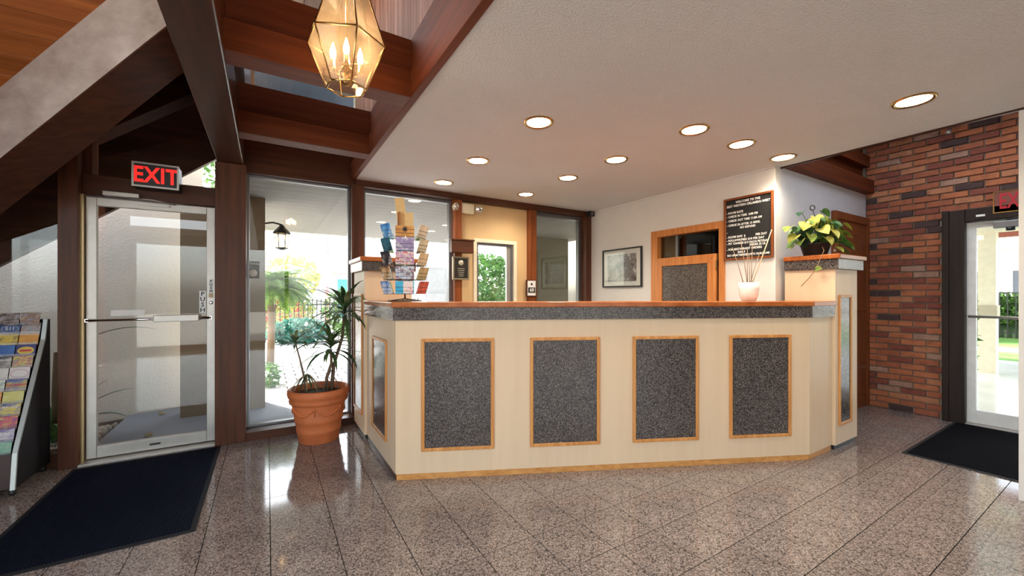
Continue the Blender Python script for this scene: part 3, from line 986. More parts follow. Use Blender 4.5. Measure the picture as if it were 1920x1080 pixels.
pl = pedestal(0.752, 1.19, 3.80, 4.30, (0.705, 1.235, 3.745, 4.33), 'tall cream pedestal at the window end of the counter')
framed_panel((0.752, 4.27, 0.20), (0, -1, 0), 0.40, 1.12, (-1, 0, 0), pl)
pr = pedestal(4.082, 4.53, 1.472, 1.86, (4.04, 4.60, 1.425, 1.855), 'tall cream pedestal at the brick wall end of the counter')
framed_panel((4.135, 1.472, 0.20), (1, 0, 0), 0.255, 1.11, (0, -1, 0), pr)

# ------------------------------------------------------------------ recessed ceiling lights
lens = emit('warm_lamp_lens', (1.0, 0.86, 0.62), 22.0)
lamp_pos = [((1.595, 2.266), 'above the counter near the lantern'), ((1.595, 3.197), 'second of the left row going to the windows'), ((1.595, 4.011), 'nearest the tall windows in the left row'),
            ((2.62, 1.786), 'front one of the middle row'), ((2.62, 2.541), 'second of the middle row'), ((2.61, 3.192), 'third of the middle row'), ((2.614, 3.976), 'nearest the beige wall'),
            ((3.191, 1.765), 'between middle row and notice board'), ((3.81, 1.75), 'at the corner above the notice board'), ((3.369, 0.82), 'largest and rightmost, nearest the viewer')]
for (x, y), where in lamp_pos:
    t = thing('recessed_light', (x, y, CZ - 0.012), 'round recessed ceiling light, ' + where, 'ceiling light', 'recessed lights in the plaster ceiling')
    MB().lathe([(0.078, -0.001), (0.088, -0.009), (0.098, -0.010), (0.104, -0.001)], (x, y, CZ), 28, cap=False).build('trim_ring', M['brass'], t)
    MB().lathe([(0.080, -0.002), (0.0801, -0.0045)], (x, y, CZ), 28).build('lens', lens, t)
    ld = bpy.data.lights.new('lamp', 'SPOT')
    ld.energy = 40.0
    ld.color = (1.0, 0.89, 0.74)
    ld.spot_size = math.radians(150)
    ld.spot_blend = 0.8
    ld.shadow_soft_size = 0.07
    lo_ = bpy.data.objects.new('lamp', ld)
    COL.objects.link(lo_)
    lo_.parent = t
    lo_.location = (0, 0, -0.01)

# ------------------------------------------------------------------ hanging glass lantern
LCX, LCY = 0.313, 1.976
lan = thing('hanging_lantern', (LCX, LCY, 2.25), 'hexagonal brass and glass lantern hanging under the beams', 'lantern')


def hexring(r, z, rot=0.0, n=6):
    return [(LCX + r * math.cos(rot + 2 * PI * k / n), LCY + r * math.sin(rot + 2 * PI * k / n), z) for k in range(n)]


rot0 = -YAW + PI / 6 + PI / 3 - math.radians(24)
r_top, r_mid, r_bot = hexring(0.062, 2.80, rot0), hexring(0.172, 2.462, rot0), hexring(0.088, 2.262, rot0)
gb_ = MB()
for k in range(6):
    l = (k + 1) % 6
    gb_.add([r_mid[k], r_mid[l], r_top[l], r_top[k]], [(0, 1, 2, 3)])
    gb_.add([r_bot[k], r_bot[l], r_mid[l], r_mid[k]], [(0, 1, 2, 3)])
gl = gb_.build('glass_body', M['glass_lantern'], lan)
cm = MB()
for rr in (r_top, r_mid, r_bot):
    for k in range(6):
        cm.tube([rr[k], rr[(k + 1) % 6]], 0.0042, 6)
for k in range(6):
    cm.tube([r_bot[k], r_mid[k], r_top[k]], 0.0035, 6)
cm.build('came_frame', M['brass'], lan)
cap_ = MB().lathe([(0.066, 2.80), (0.05, 2.83), (0.02, 2.85), (0.012, 2.90)], (LCX, LCY, 0), 6, smooth=False).build('cap', M['brass'], lan)
ch = MB()
for k in range(22):
    a = PI / 2 * (k % 2)
    zc = 2.91 + k * 0.05
    pts = [(LCX + 0.012 * math.cos(q) * math.cos(a), LCY + 0.012 * math.cos(q) * math.sin(a), zc + 0.030 * math.sin(q)) for q in [2 * PI * i / 8 for i in range(8)]]
    ch.tube(pts, 0.003, 5, closed=True)
ch.build('chain', M['brass'], lan)
MB().lathe([(0.05, 4.0), (0.06, 4.022)], (LCX, LCY, 0), 20).build('ceiling_rose', M['brass'], lan)
hub = MB().lathe([(0.008, 2.275), (0.020, 2.285), (0.030, 2.315), (0.034, 2.345), (0.018, 2.36), (0.006, 2.40), (0.006, 2.80)], (LCX, LCY, 0), 14).build('candle_hub', M['brass'], lan)
bulbm = emit('candle_bulb', (1.0, 0.70, 0.36), 30.0)
for k in range(4):
    a = rot0 + PI / 4 + k * PI / 2
    bx, by = LCX + 0.058 * math.cos(a), LCY + 0.058 * math.sin(a)
    MB().tube([(LCX, LCY, 2.33), (LCX + 0.03 * math.cos(a), LCY + 0.03 * math.sin(a), 2.315), (bx, by, 2.335)], 0.004, 6).build('arm', M['brass'], lan)
    cu_ = MB().lathe([(0.010, 2.33), (0.017, 2.34), (0.010, 2.352), (0.010, 2.385)], (bx, by, 0), 12).build('candle_cup', M['brass'], lan)
    MB().lathe([(0.009, 2.385), (0.0135, 2.405), (0.012, 2.425), (0.006, 2.448), (0.0015, 2.462)], (bx, by, 0), 12).build('bulb', bulbm, cu_)
ld = bpy.data.lights.new('lamp', 'POINT')
ld.energy = 5.0
ld.color = (1.0, 0.72, 0.44)
ld.shadow_soft_size = 0.05
lo_ = bpy.data.objects.new('lamp', ld)
COL.objects.link(lo_)
lo_.parent = lan
lo_.location = (0, 0, 2.425 - 2.25)

# ------------------------------------------------------------------ exit signs
red_e = emit('red_lit_letters', (0.85, 0.02, 0.015), 0.75)
ex = thing('exit_sign', (-0.765, 4.30, 2.165), 'silver framed sign with glowing red EXIT over the aluminium door', 'exit sign', 'exit signs')
MB().box(-0.906, -0.622, 4.255, 4.40, 2.172, 2.362).build('housing', M['black'], ex)
MB().frame((-0.909, 4.258, 2.169), (1, 0, 0), (0, 0, 1), (0, -1, 0), 0.290, 0.196, 0.013, 0.012).build('sign_frame', M['alu'], ex)
text('letters', 'EXIT', 0.172, (-0.764, 4.2540, 2.264), '-Y', red_e, ex, bold=0.0045, squeeze=0.76)
ex2 = thing('exit_sign', (6.06, 0.765, 2.09), 'dim red EXIT sign over the brick wall entrance', 'exit sign', 'exit signs')
MB().box(6.03, 6.09, 0.625, 0.905, 2.10, 2.308).build('housing', plain('red_brown_sign', (0.20, 0.06, 0.04), 0.4), ex2)
MB().frame((6.032, 0.905, 2.10), (0, -1, 0), (0, 0, 1), (-1, 0, 0), 0.28, 0.208, 0.008, 0.006).build('sign_frame', M['brass'], ex2)
text('letters', 'EXIT', 0.205, (6.0285, 0.762, 2.202), '-X', emit('dim_red_letters', (0.36, 0.006, 0.015), 0.2), ex2, bold=0.003, squeeze=0.50)

# ------------------------------------------------------------------ floor mats
def ribmat(name, c, scale, rot):
    m, nt, b = newmat(name)
    v = coords(nt, (1, 1, 1), rot=(0, 0, rot))
    wv = nt.nodes.new('ShaderNodeTexWave')
    wv.inputs['Scale'].default_value = scale
    wv.inputs['Distortion'].default_value = 0.15
    nt.links.new(v, wv.inputs['Vector'])
    nt.links.new(ramp(nt, wv.outputs[1], [(0.2, tuple(x * 0.35 for x in c)), (0.8, c)]), b.inputs['Base Color'])
    b.inputs['Roughness'].default_value = 0.9
    b.inputs['Specular IOR Level'].default_value = 0.06
    bump(nt, wv.outputs[1], b, 0.7, 0.006)
    return m


mt = thing('door_mat', (-0.79, 3.55, 0), 'navy black ribbed mat in front of the aluminium exit door', 'door mat', 'entrance mats')
MB().box(-1.215, -0.365, 2.85, 4.24, 0, 0.010).build('ribbed_pile', ribmat('ribbed_carpet', (0.010, 0.014, 0.030), 22, 0), mt)
MB().frame((-1.24, 2.82, 0.0), (1, 0, 0), (0, 1, 0), (0, 0, 1), 0.90, 1.45, 0.026, 0.007).build('rubber_border', plain('rubber_border', (0.018, 0.018, 0.022), 0.7, spec=0.15), mt)
mt2 = thing('door_mat', (5.25, 0.7, 0), 'plain black mat in front of the brick wall entrance', 'door mat', 'entrance mats')
MB().box(4.515, 6.0, 0.275, 1.14, 0, 0.010).build('pile', plain('black_carpet', (0.005, 0.005, 0.007), 0.95, spec=0.05, var=0.4, scale=120), mt2)
MB().frame((4.49, 0.25, 0.0), (1, 0, 0), (0, 1, 0), (0, 0, 1), 1.53, 0.915, 0.026, 0.007).build('rubber_border', plain('rubber_border_black', (0.014, 0.014, 0.016), 0.6), mt2)

# ------------------------------------------------------------------ notice board with white letters
nb = thing('notice_board', (3.985, 2.13, 1.65), 'black letter board of room rules in a wooden frame', 'notice board')
MB().box(3.975, 3.999, 1.915, 2.36, 1.668, 2.262).build('letter_panel', plain('black_felt', (0.010, 0.009, 0.009), 0.8), nb)
MB().frame((3.985, 2.372, 1.655), (0, -1, 0), (0, 0, 1), (-1, 0, 0), 0.468, 0.62, 0.020, 0.022).build('board_frame', M['wood_red_z'], nb, bevel=0.003)
wl = plain('white_letters', (0.85, 0.84, 0.80), 0.5)
rows = [('WELCOME TO THE', 0, 2.228, 0.030, 'C'), ('BEST WESTERN ORLANDO-WEST', 0, 2.193, 0.0305, 'C'), ('- ROOM RATE', 0.0, 2.128, 0.029, 'L'), ('- CHECK IN TIME  3:00 PM', 0, 2.090, 0.029, 'L'),
        ('- CHECK OUT TIME 11:00 AM', 0, 2.048, 0.029, 'L'), ('- CHECK IN AFTER 15 MINS.', 0, 2.004, 0.029, 'L'), ('NO REFUND', 0, 1.972, 0.029, 'C'), ('-', 0, 1.935, 0.029, 'L'),
        ('- ROOM SAFE  $', 0, 1.886, 0.029, 'L'), ('PER DAY', 0.125, 1.886, 0.029, 'C'), ('- ROLLAWAYBED $10 PER DAY', 0, 1.852, 0.029, 'L'), ('- PET CHARGE $15 EACH PET/DAY', 0, 1.820, 0.029, 'L'), ('UNDER 25 LB', 0.09, 1.793, 0.027, 'C'),
        ('- FOR RESTAURANT ORDERS', 0, 1.762, 0.029, 'L'), ('DIAL 0', -0.06, 1.732, 0.027, 'C'), ('NO UNATTENDED PETS IN ROOMS', 0, 1.702, 0.028, 'C')]
for s_, dx, z, sz, al in rows:
    y0 = 2.138 - dx if al == 'C' else 2.345
    text('lettering', s_, sz, (3.9742, y0, z), '-X', wl, nb, 'CENTER' if al == 'C' else 'LEFT', bold=0.0007, squeeze=0.86)

struct(MB().box(3.985, 3.9995, 1.9, 4.36, 2.482, 2.4995).build('trim_61', M['white_wall']), 'thin white moulding where white wall meets ceiling')
# framed picture on the white wall
pc = thing('framed_picture', (3.98, 3.77, 1.41), 'black framed grey print on the white wall', 'picture')
MB().box(3.985, 3.999, 3.445, 4.095, 1.42, 1.905).build('mat_board', plain('mat_board', (0.72, 0.70, 0.66), 0.7), pc)
pm, pnt, pb = newmat('grey_landscape_print')
pv = coords(pnt, (1, 1.2, 1), rot=(0.5, 0, 0))
pn_ = noise(pnt, pv, 5.0, 8, 0.72)
pnt.links.new(ramp(pnt, pn_, [(0.36, (0.03, 0.03, 0.035)), (0.46, (0.14, 0.13, 0.14)), (0.50, (0.36, 0.31, 0.29)), (0.54, (0.14, 0.14, 0.17)), (0.60, (0.72, 0.67, 0.64))]), pb.inputs['Base Color'])
pb.inputs['Roughness'].default_value = 0.15
MB().box(3.981, 3.986, 3.52, 4.02, 1.485, 1.84).build('print', pm, pc)
MB().frame((3.995, 4.11, 1.408), (0, -1, 0), (0, 0, 1), (-1, 0, 0), 0.68, 0.51, 0.018, 0.026).build('picture_frame', M['black'], pc, bevel=0.002)
MB().box(3.9775, 3.979, 3.46, 4.08, 1.43, 1.90).build('glazing', M['glass'], pc)

# ------------------------------------------------------------------ things on the posts of the back wall
em = thing('emergency_light', (2.05, 4.40, 2.27), 'ivory emergency light with two lamp heads by the beige wall', 'emergency light')
MB().box(1.955, 2.145, 4.40, 4.468, 2.283, 2.405).build('battery_box', M['offwhite'], em, bevel=0.006)
for x in (1.905, 2.205):
    h = MB().lathe([(0.018, 0.05), (0.034, 0.03), (0.050, 0.0), (0.052, -0.012)], (x, 4.395, 2.345), 18, axis=(0.15 if x > 2 else -0.3, 1, 0.25)).build('lamp_head', M['offwhite'], em)
    MB().lathe([(0.046, -0.013), (0.040, -0.022), (0.015, -0.028)], (x, 4.395, 2.345), 18, axis=(0.15 if x > 2 else -0.3, 1, 0.25)).build('lens', M['chrome'], h)
    MB().tube([(x, 4.42, 2.335), (1.96 if x < 2 else 2.14, 4.435, 2.33)], 0.010, 8).build('swivel', M['offwhite'], em)
bx = thing('key_drop_box', (1.96, 4.42, 1.79), 'brown wooden box mounted on the post beside the beige wall', 'box')
MB().box(1.815, 2.095, 4.31, 4.38, 1.80, 1.945).build('body', M['wood_dark_x'], bx, bevel=0.005)
MB().box(1.805, 2.105, 4.30, 4.38, 1.943, 1.960).build('lid', M['wood_dark_x'], bx, bevel=0.003)
plq = thing('award_plaque', (1.95, 4.36, 1.49), 'dark framed plaque hanging below the brown box', 'plaque')
MB().box(1.86, 2.04, 4.352, 4.378, 1.50, 1.745).build('plate', plain('plaque_plate', (0.025, 0.022, 0.018), 0.25), plq)
MB().frame((1.845, 4.378, 1.485), (1, 0, 0), (0, 0, 1), (0, -1, 0), 0.21, 0.272, 0.018, 0.032).build('plaque_frame', plain('plaque_bronze', (0.26, 0.21, 0.13), 0.35, 0.4), plq, bevel=0.003)
seal = plain('plaque_gilt', (0.50, 0.46, 0.36), 0.35, 0.5)
MB().lathe([(0.033, 0), (0.030, 0.003)], (1.95, 4.352, 1.685), 20, axis=(0, -1, 0)).build('seal', seal, plq)
gk = MB()
for k in range(5):
    gk.box(1.905 + 0.004 * k, 1.995 - 0.004 * k, 4.3505, 4.352, 1.615 - k * 0.022, 1.621 - k * 0.022)
gk.build('engraved_lines', seal, plq)
rs = thing('rating_sign', (2.965, 4.39, 1.28), 'small wood backed sign reading 60 on the post', 'sign')
MB().box(2.885, 3.045, 4.378, 4.398, 1.285, 1.505).build('backboard', M['wood_dark_z'], rs, bevel=0.003)
MB().box(2.905, 3.030, 4.374, 4.379, 1.298, 1.492).build('plate', M['white'], rs)
MB().box(2.912, 3.022, 4.372, 4.3745, 1.335, 1.405).build('number_field', M['black'], rs)
text('number', '60', 0.066, (2.967, 4.3712, 1.370), '-Y', M['white'], rs, bold=0.002)
MB().lathe([(0.017, 0), (0.015, 0.002)], (2.967, 4.374, 1.448), 6, axis=(0, -1, 0), smooth=False).build('emblem', M['black'], rs)
st = thing('window_sticker', (-0.11, 4.49, 1.45), 'clear Florida window sticker with a white disc beside the broad post', 'sticker')
MB().box(-0.155, -0.062, 4.4925, 4.4945, 1.465, 1.625).build('film', glassmat('sticker_film', (0.55, 0.55, 0.55), 1.3), st)
MB().lathe([(0.034, 0), (0.033, 0.001)], (-0.112, 4.4925, 1.515), 24, axis=(0, -1, 0)).build('disc', M['white'], st)
text('lettering', 'Florida', 0.030, (-0.108, 4.4918, 1.603), '-Y', M['white'], st, bold=0.0005)
so = thing('corner_speaker', (3.95, 4.31, 2.42), 'small dark speaker up in the corner by the white wall', 'speaker')
MB().box(3.90, 3.985, 4.28, 4.358, 2.425, 2.495).build('body', M['black'], so, bevel=0.006)
MB().lathe([(0.026, 0), (0.024, 0.004)], (3.942, 4.28, 2.46), 18, axis=(0, -1, 0)).build('cone', M['alu_dark'], so)

# ------------------------------------------------------------------ white pot with bare stems on the counter
wp = thing('white_planter', (3.53, 1.89, 1.26), 'white ceramic pot of dry stems on the counter under the notice board', 'planter')
MB().lathe([(0.050, 1.260), (0.058, 1.266), (0.072, 1.31), (0.078, 1.36), (0.079, 1.415), (0.074, 1.416), (0.072, 1.37), (0.0, 1.37)], (3.53, 1.89, 0), 32, cap=False).build('pot', plain('white_ceramic', (0.80, 0.77, 0.70), 0.25), wp)
MB().lathe([(0.071, 1.372), (0.0705, 1.39), (0.02, 1.395)], (3.53, 1.89, 0), 20).build('soil', M['soil'], wp)
stick = plain('dry_stem', (0.36, 0.24, 0.14), 0.7)
for dx, dy, ex_, ey_, h_ in ((-0.03, 0.02, -0.11, 0.08, 0.34), (-0.015, 0.0, -0.05, 0.04, 0.40), (0.0, 0.01, -0.02, 0.0, 0.32), (0.02, -0.01, 0.02, -0.02, 0.38), (0.03, 0.01, 0.085, -0.05, 0.30), (-0.02, -0.02, -0.07, -0.04, 0.28)):
    MB().tube([(3.53 + dx, 1.89 + dy, 1.38), (3.53 + (dx + ex_) / 2, 1.89 + (dy + ey_) / 2, 1.38 + h_ * 0.55), (3.53 + ex_, 1.89 + ey_, 1.38 + h_)], [0.004, 0.003, 0.0018], 6).build('stem', stick, wp)
MB().tube([(3.545, 1.88, 1.38), (3.62, 1.83, 1.62), (3.695, 1.785, 1.87)], [0.005, 0.0045, 0.004], 6).build('stake', plain('bamboo_stake', (0.62, 0.46, 0.26), 0.5), wp)

# ------------------------------------------------------------------ terracotta pot with a dracaena
PX, PY = 0.405, 4.045
tp = thing('terracotta_planter', (PX, PY, 0), 'big terracotta pot with a striped dracaena in front of the window', 'potted plant')
prof = [(0.162, 0.0), (0.168, 0.006), (0.178, 0.085), (0.184, 0.090), (0.182, 0.098), (0.186, 0.102), (0.183, 0.112), (0.196, 0.185), (0.202, 0.190), (0.200, 0.198), (0.204, 0.204), (0.201, 0.214), (0.221, 0.335),
        (0.222, 0.345), (0.240, 0.352), (0.244, 0.372), (0.238, 0.392), (0.250, 0.402), (0.258, 0.430), (0.256, 0.462), (0.245, 0.474), (0.232, 0.468), (0.228, 0.43), (0.222, 0.40), (0.0, 0.40)]
pot = MB().lathe(prof, (PX, PY, 0), 48, cap=False).build('pot', M['terracotta'], tp)
gar = MB()
for k in range(6):
    a0, a1 = k * PI / 3 + 0.25, (k + 1) * PI / 3 + 0.25
    pts = []
    for i in range(9):
        f = i / 8
        a = a0 + (a1 - a0) * f
        z = 0.318 - 0.062 * math.sin(PI * f)
        r = 0.201 + (z - 0.214) / 0.121 * 0.020 + 0.001
        pts.append((PX + r * math.cos(a), PY + r * math.sin(a), z))
    gar.tube(pts, [0.006 + 0.004 * math.sin(PI * i / 8) * (1 + 0.4 * (i % 2)) for i in range(9)], 6)
    rr_ = 0.216
    gar.lathe([(0.012, 0.0), (0.016, 0.006), (0.008, 0.012)], (PX + rr_ * math.cos(a0), PY + rr_ * math.sin(a0), 0.312), 8, axis=(math.cos(a0), math.sin(a0), 0))
    gar.tube([(PX + 0.213 * math.cos(a0), PY + 0.213 * math.sin(a0), 0.30), (PX + 0.208 * math.cos(a0), PY + 0.208 * math.sin(a0), 0.255)], [0.009, 0.005], 6)
gar.build('garland_relief', M['terracotta'], pot)
MB().lathe([(0.224, 0.402), (0.2235, 0.415), (0.10, 0.424), (0.02, 0.422)], (PX, PY, 0), 32).build('soil', M['soil'], tp)
# leaves


def leafmat(name, edge, mid):
    m, nt, b = newmat(name)
    v = coords(nt)
    n = noise(nt, v, 18, 3)
    nt.links.new(ramp(nt, n, [(0.35, edge), (0.65, mid)]), b.inputs['Base Color'])
    b.inputs['Roughness'].default_value = 0.38
    tl = nt.nodes.new('ShaderNodeBsdfTranslucent')
    nt.links.new(b.inputs['Base Color'].links[0].from_socket, tl.inputs[0])
    mx = nt.nodes.new('ShaderNodeMixShader'); mx.inputs[0].default_value = 0.3
    out = nt.nodes['Material Output']
    nt.links.new(b.outputs[0], mx.inputs[1]); nt.links.new(tl.outputs[0], mx.inputs[2])
    nt.links.new(mx.outputs[0], out.inputs[0])
    return m


LF = [leafmat('dracaena_dark', (0.03, 0.075, 0.032), (0.08, 0.16, 0.065)), leafmat('dracaena_stripe', (0.10, 0.17, 0.06), (0.48, 0.50, 0.22)), leafmat('dracaena_mid', (0.06, 0.13, 0.05), (0.19, 0.29, 0.10))]
dry = leafmat('dry_leaf', (0.30, 0.23, 0.10), (0.52, 0.44, 0.24))


def blade(mb, base, az, el, L, w, droop, seg=7, fold=0.25):
    """strap leaf leaving 'base'; az in plan, el start elevation; bends down by droop (radians over its length)"""
    p = Vector(base)
    h = Vector((math.cos(az), math.sin(az), 0))
    side = Vector((-h.y, h.x, 0))
    vs, fs = [], []
    e = el
    for i in range(seg + 1):
        f = i / seg
        ww_ = w * (0.35 + 1.3 * f) if f < 0.45 else w * (0.935 * (1 - ((f - 0.45) / 0.55) ** 1.6) + 0.02)
        d = h * math.cos(e) + Vector((0, 0, 1)) * math.sin(e)
        up = side.cross(d)
        vs += [p - side * ww_ + up * ww_ * fold * -1, p, p + side * ww_ + up * ww_ * fold * -1]
        if i < seg:
            b0 = i * 3
            fs += [(b0, b0 + 1, b0 + 4, b0 + 3), (b0 + 1, b0 + 2, b0 + 5, b0 + 4)]
        p = p + d * (L / seg)
        e -= droop / seg * (0.5 + f)
    # give the leaf a little thickness
    n0 = len(vs)
    off = Vector((0, 0, -0.0012))
    vs2 = [Vector(v) + off for v in vs]
    fs2 = [tuple(n0 + i for i in f[::-1]) for f in fs]
    mb.add(vs + vs2, fs + fs2, True)
    return mb


stems = [((PX - 0.115, PY - 0.01), (0.214, PY - 0.02, 0.885), 0.008, 18, (0.15, 0.24), 0.014), ((PX + 0.075, PY + 0.02), (0.500, PY - 0.03, 0.80), 0.014, 38, (0.28, 0.42), 0.020), ((PX + 0.11, PY + 0.05), (0.615, PY - 0.04, 1.12), 0.015, 46, (0.32, 0.46), 0.024)]
ra = random.Random(3)
for si, ((sx, sy), (tx, ty, tz), sr, nl, (l0, l1), lw_) in enumerate(stems):
    b = Vector((sx, sy, 0.40)); t_ = Vector((tx, ty, tz))
    pts = [b, b.lerp(t_, 0.35) + Vector((0.02 if si == 0 else -0.02, 0, 0.0)), b.lerp(t_, 0.7) + Vector((0.012, 0, 0)), t_]
    MB().tube(pts, [sr * 1.15, sr, sr * 0.9, sr * 0.8], 8).build('stem', M['bark'], tp)
    for k in range(nl):
        az = k * 2.39996 + si
        f = k / nl
        el = 1.25 - 1.5 * f + ra.uniform(-0.15, 0.15)
        L = ra.uniform(l0, l1) * (0.85 if f < 0.2 else 1)
        base = t_ + Vector((0, 0, (0.10 if si else 0.04) * (1 - f) - 0.02))
        # keep leaves off the window glass
        if math.sin(az) > 0.3:
            L *= 0.62 if math.sin(az) > 0.6 else 0.8
        if si and math.cos(az) > 0.2 and math.sin(az) > -0.75:
            L *= 0.5 if si == 2 else 0.75                # and off the pedestal
        blade(MB(), base, az, el, L, lw_ * ra.uniform(0.8, 1.1), ra.uniform(1.0, 2.0)).build('leaf', [LF[0], LF[1], LF[2], LF[2]][ra.randrange(4)] if si != 2 else [LF[0], LF[1], LF[1], LF[2]][ra.randrange(4)], tp)
for k in range(18):
    az = k * 2.399 + 0.4
    blade(MB(), (PX - 0.10 + 0.012 * math.cos(az), PY - 0.01 + 0.012 * math.sin(az), 0.60), az, -0.75 + ra.uniform(-0.2, 0.2), ra.uniform(0.17, 0.215), 0.008, 0.5).build('dry_leaf', dry if k % 3 else LF[0], tp)
MB().tube([(PX + 0.02, PY - 0.03, 0.41), (PX + 0.05, PY - 0.03, 0.52), (PX + 0.10, PY - 0.02, 0.62)], [0.007, 0.006, 0.004], 6).build('side_shoot', M['bark'], tp)
MB().tube([(PX + 0.155, PY - 0.03, 0.41), (PX + 0.15, PY - 0.03, 0.50), (PX + 0.10, PY - 0.02, 0.60)], [0.006, 0.005, 0.004], 6).build('side_shoot', M['bark'], tp)

# ------------------------------------------------------------------ pothos on the right pedestal
QX, QY, QZ = 4.175, 1.655, 1.656
po = thing('pothos_planter', (QX, QY, QZ), 'yellow green pothos in a black hanging pot on the pedestal', 'potted plant')
MB().lathe([(0.080, QZ), (0.085, QZ + 0.004), (0.112, QZ + 0.098), (0.120, QZ + 0.100), (0.120, QZ + 0.108), (0.106, QZ + 0.108), (0.100, QZ + 0.09), (0.0, QZ + 0.09)], (QX, QY, 0), 30, cap=False).build('pot', M['black'], po)
MB().lathe([(0.102, QZ + 0.09), (0.101, QZ + 0.098), (0.02, QZ + 0.104)], (QX, QY, 0), 20).build('soil', M['soil'], po)
PL = [leafmat('pothos_lime', (0.42, 0.42, 0.05), (0.66, 0.60, 0.16)), leafmat('pothos_green', (0.05, 0.14, 0.03), (0.14, 0.28, 0.06)), leafmat('pothos_mixed', (0.14, 0.26, 0.04), (0.50, 0.50, 0.10)), leafmat('pothos_deep', (0.015, 0.055, 0.02), (0.05, 0.13, 0.045))]
heart = [(0, 0.10), (0.16, -0.02), (0.36, 0.02), (0.47, 0.22), (0.46, 0.45), (0.34, 0.70), (0.17, 0.90), (0, 1.06)]


def heart_leaf(pos, direction, size, roll, tilt):
    d = Vector(direction).normalized()
    side = d.cross(Vector((0, 0, 1)))
    if side.length < 0.1: side = Vector((1, 0, 0))
    side.normalize()
    side = Matrix.Rotation(roll, 3, d) @ side
    up = side.cross(d)
    vs, fs = [], []
    pts = heart
    n_ = len(pts)
    for sgn in (1, -1):
        for (a, b) in pts:
            vs.append(Vector(pos) + side * (a * size * sgn) + d * ((b - 0.08) * size) + up * (abs(a) * 0.35 * size - (b ** 2) * tilt * size))
    for i in range(1, n_ - 2):
        fs.append((0, i, i + 1)); fs.append((n_, n_ + i + 1, n_ + i))
    fs.append((0, n_ - 2, n_ - 1)); fs.append((n_, n_ + n_ - 1, n_ + n_ - 2))
    k = len(vs)
    vs2 = [v - up * 0.0012 for v in vs]
    return MB().add(vs + vs2, fs + [tuple(k + i for i in f[::-1]) for f in fs], True)


rq = random.Random(21)
right_cam = Vector((_c, -_s, 0)); fwd = Vector((_s, _c, 0))
specs = []
# (sideways, up, towards viewer, size, kind)
specs += [(-0.225, 0.215, 0.02, 0.13, 2), (-0.20, 0.135, 0.05, 0.12, 0), (-0.13, 0.235, 0.06, 0.125, 0), (-0.045, 0.285, 0.05, 0.14, 0), (-0.015, 0.305, 0.02, 0.12, 0), (0.045, 0.285, 0.0, 0.10, 2),
          (-0.03, 0.185, 0.11, 0.125, 0), (0.055, 0.175, 0.10, 0.13, 0), (-0.005, 0.105, 0.125, 0.11, 0), (-0.115, 0.135, 0.09, 0.11, 2), (-0.165, 0.085, 0.06, 0.105, 2), (-0.20, 0.055, 0.03, 0.09, 2),
          (0.125, 0.255, 0.02, 0.13, 1), (0.165, 0.225, 0.0, 0.13, 1), (0.19, 0.165, 0.04, 0.12, 2), (0.12, 0.115, 0.09, 0.13, 1), (0.16, 0.06, 0.07, 0.14, 1), (0.205, 0.075, 0.05, 0.12, 2), (0.185, 0.005, 0.05, 0.09, 1),
          (0.075, 0.235, 0.05, 0.115, 3), (0.015, 0.215, 0.03, 0.10, 3), (-0.075, 0.20, 0.05, 0.11, 1), (-0.105, 0.175, 0.03, 0.11, 3), (-0.12, 0.345, 0.0, 0.09, 3), (0.075, 0.365, -0.02, 0.10, 1), (-0.06, 0.12, 0.08, 0.10, 3), (0.05, 0.105, 0.08, 0.10, 3),
          (-0.155, 0.185, -0.02, 0.12, 1), (0.10, 0.19, -0.05, 0.13, 3), (-0.03, 0.23, -0.08, 0.13, 1), (0.0, 0.15, -0.10, 0.13, 3), (0.10, 0.10, -0.10, 0.13, 1), (-0.10, 0.10, -0.09, 0.12, 1), (0.17, 0.12, -0.06, 0.12, 2), (0.09, 0.02, 0.11, 0.10, 2)]
for k in range(44):
    a = rq.uniform(0, 2 * PI)
    specs.append((0.20 * math.cos(a) * rq.uniform(0.3, 1), 0.20 + 0.12 * math.sin(a) * rq.uniform(0.3, 1), rq.uniform(-0.05, 0.10), rq.uniform(0.07, 0.10), rq.choice((0, 1, 2, 2, 1, 3))))
for sx, uz, tw, size, kd in specs:
    pos = Vector((QX, QY, QZ + 0.045)) + right_cam * sx - fwd * tw + Vector((0, 0, uz))
    out_ = right_cam * sx * 1.2 - fwd * (tw + 0.06)
    dr = Vector((out_.x + rq.uniform(-.08, .08), out_.y + rq.uniform(-.08, .08), -0.06 - 0.1 * rq.random()))
    lf = heart_leaf(pos, dr, size * 0.88, rq.uniform(-0.5, 0.5), rq.uniform(0.1, 0.35)).build('leaf', PL[kd], po)
    q = Vector((QX, QY, QZ + 0.10))
    MB().tube([q + Vector((right_cam * sx * 0.2)), q.lerp(pos, 0.6) + Vector((0, 0, 0.03)), pos], 0.0022, 5).build('stalk', PL[1], po)
MB().tube([(QX - 0.04, QY - 0.06, QZ + 0.10), (4.06, 1.545, QZ + 0.03), (4.028, 1.55, QZ - 0.01), (4.022, 1.585, QZ - 0.12), (4.020, 1.64, QZ - 0.20), (4.018, 1.70, QZ - 0.27)], 0.0028, 6).build('trailing_vine', plain('vine', (0.26, 0.15, 0.08), 0.6), po)
heart_leaf((4.012, 1.585, QZ - 0.125), (-0.15, -0.5, 0.1), 0.05, 1.2, 0.2).build('leaf', PL[2], po)
hd = MB().tube([(QX - 0.12, QY + 0.0, QZ + 0.10), (QX - 0.115, QY, QZ + 0.16), (QX - 0.05, QY, QZ + 0.30)], 0.003, 6).tube([(QX + 0.12, QY, QZ + 0.10), (QX + 0.05, QY, QZ + 0.28), (QX - 0.05, QY, QZ + 0.41)], 0.003, 6)
hc = Vector((QX - 0.055, QY, QZ + 0.425))
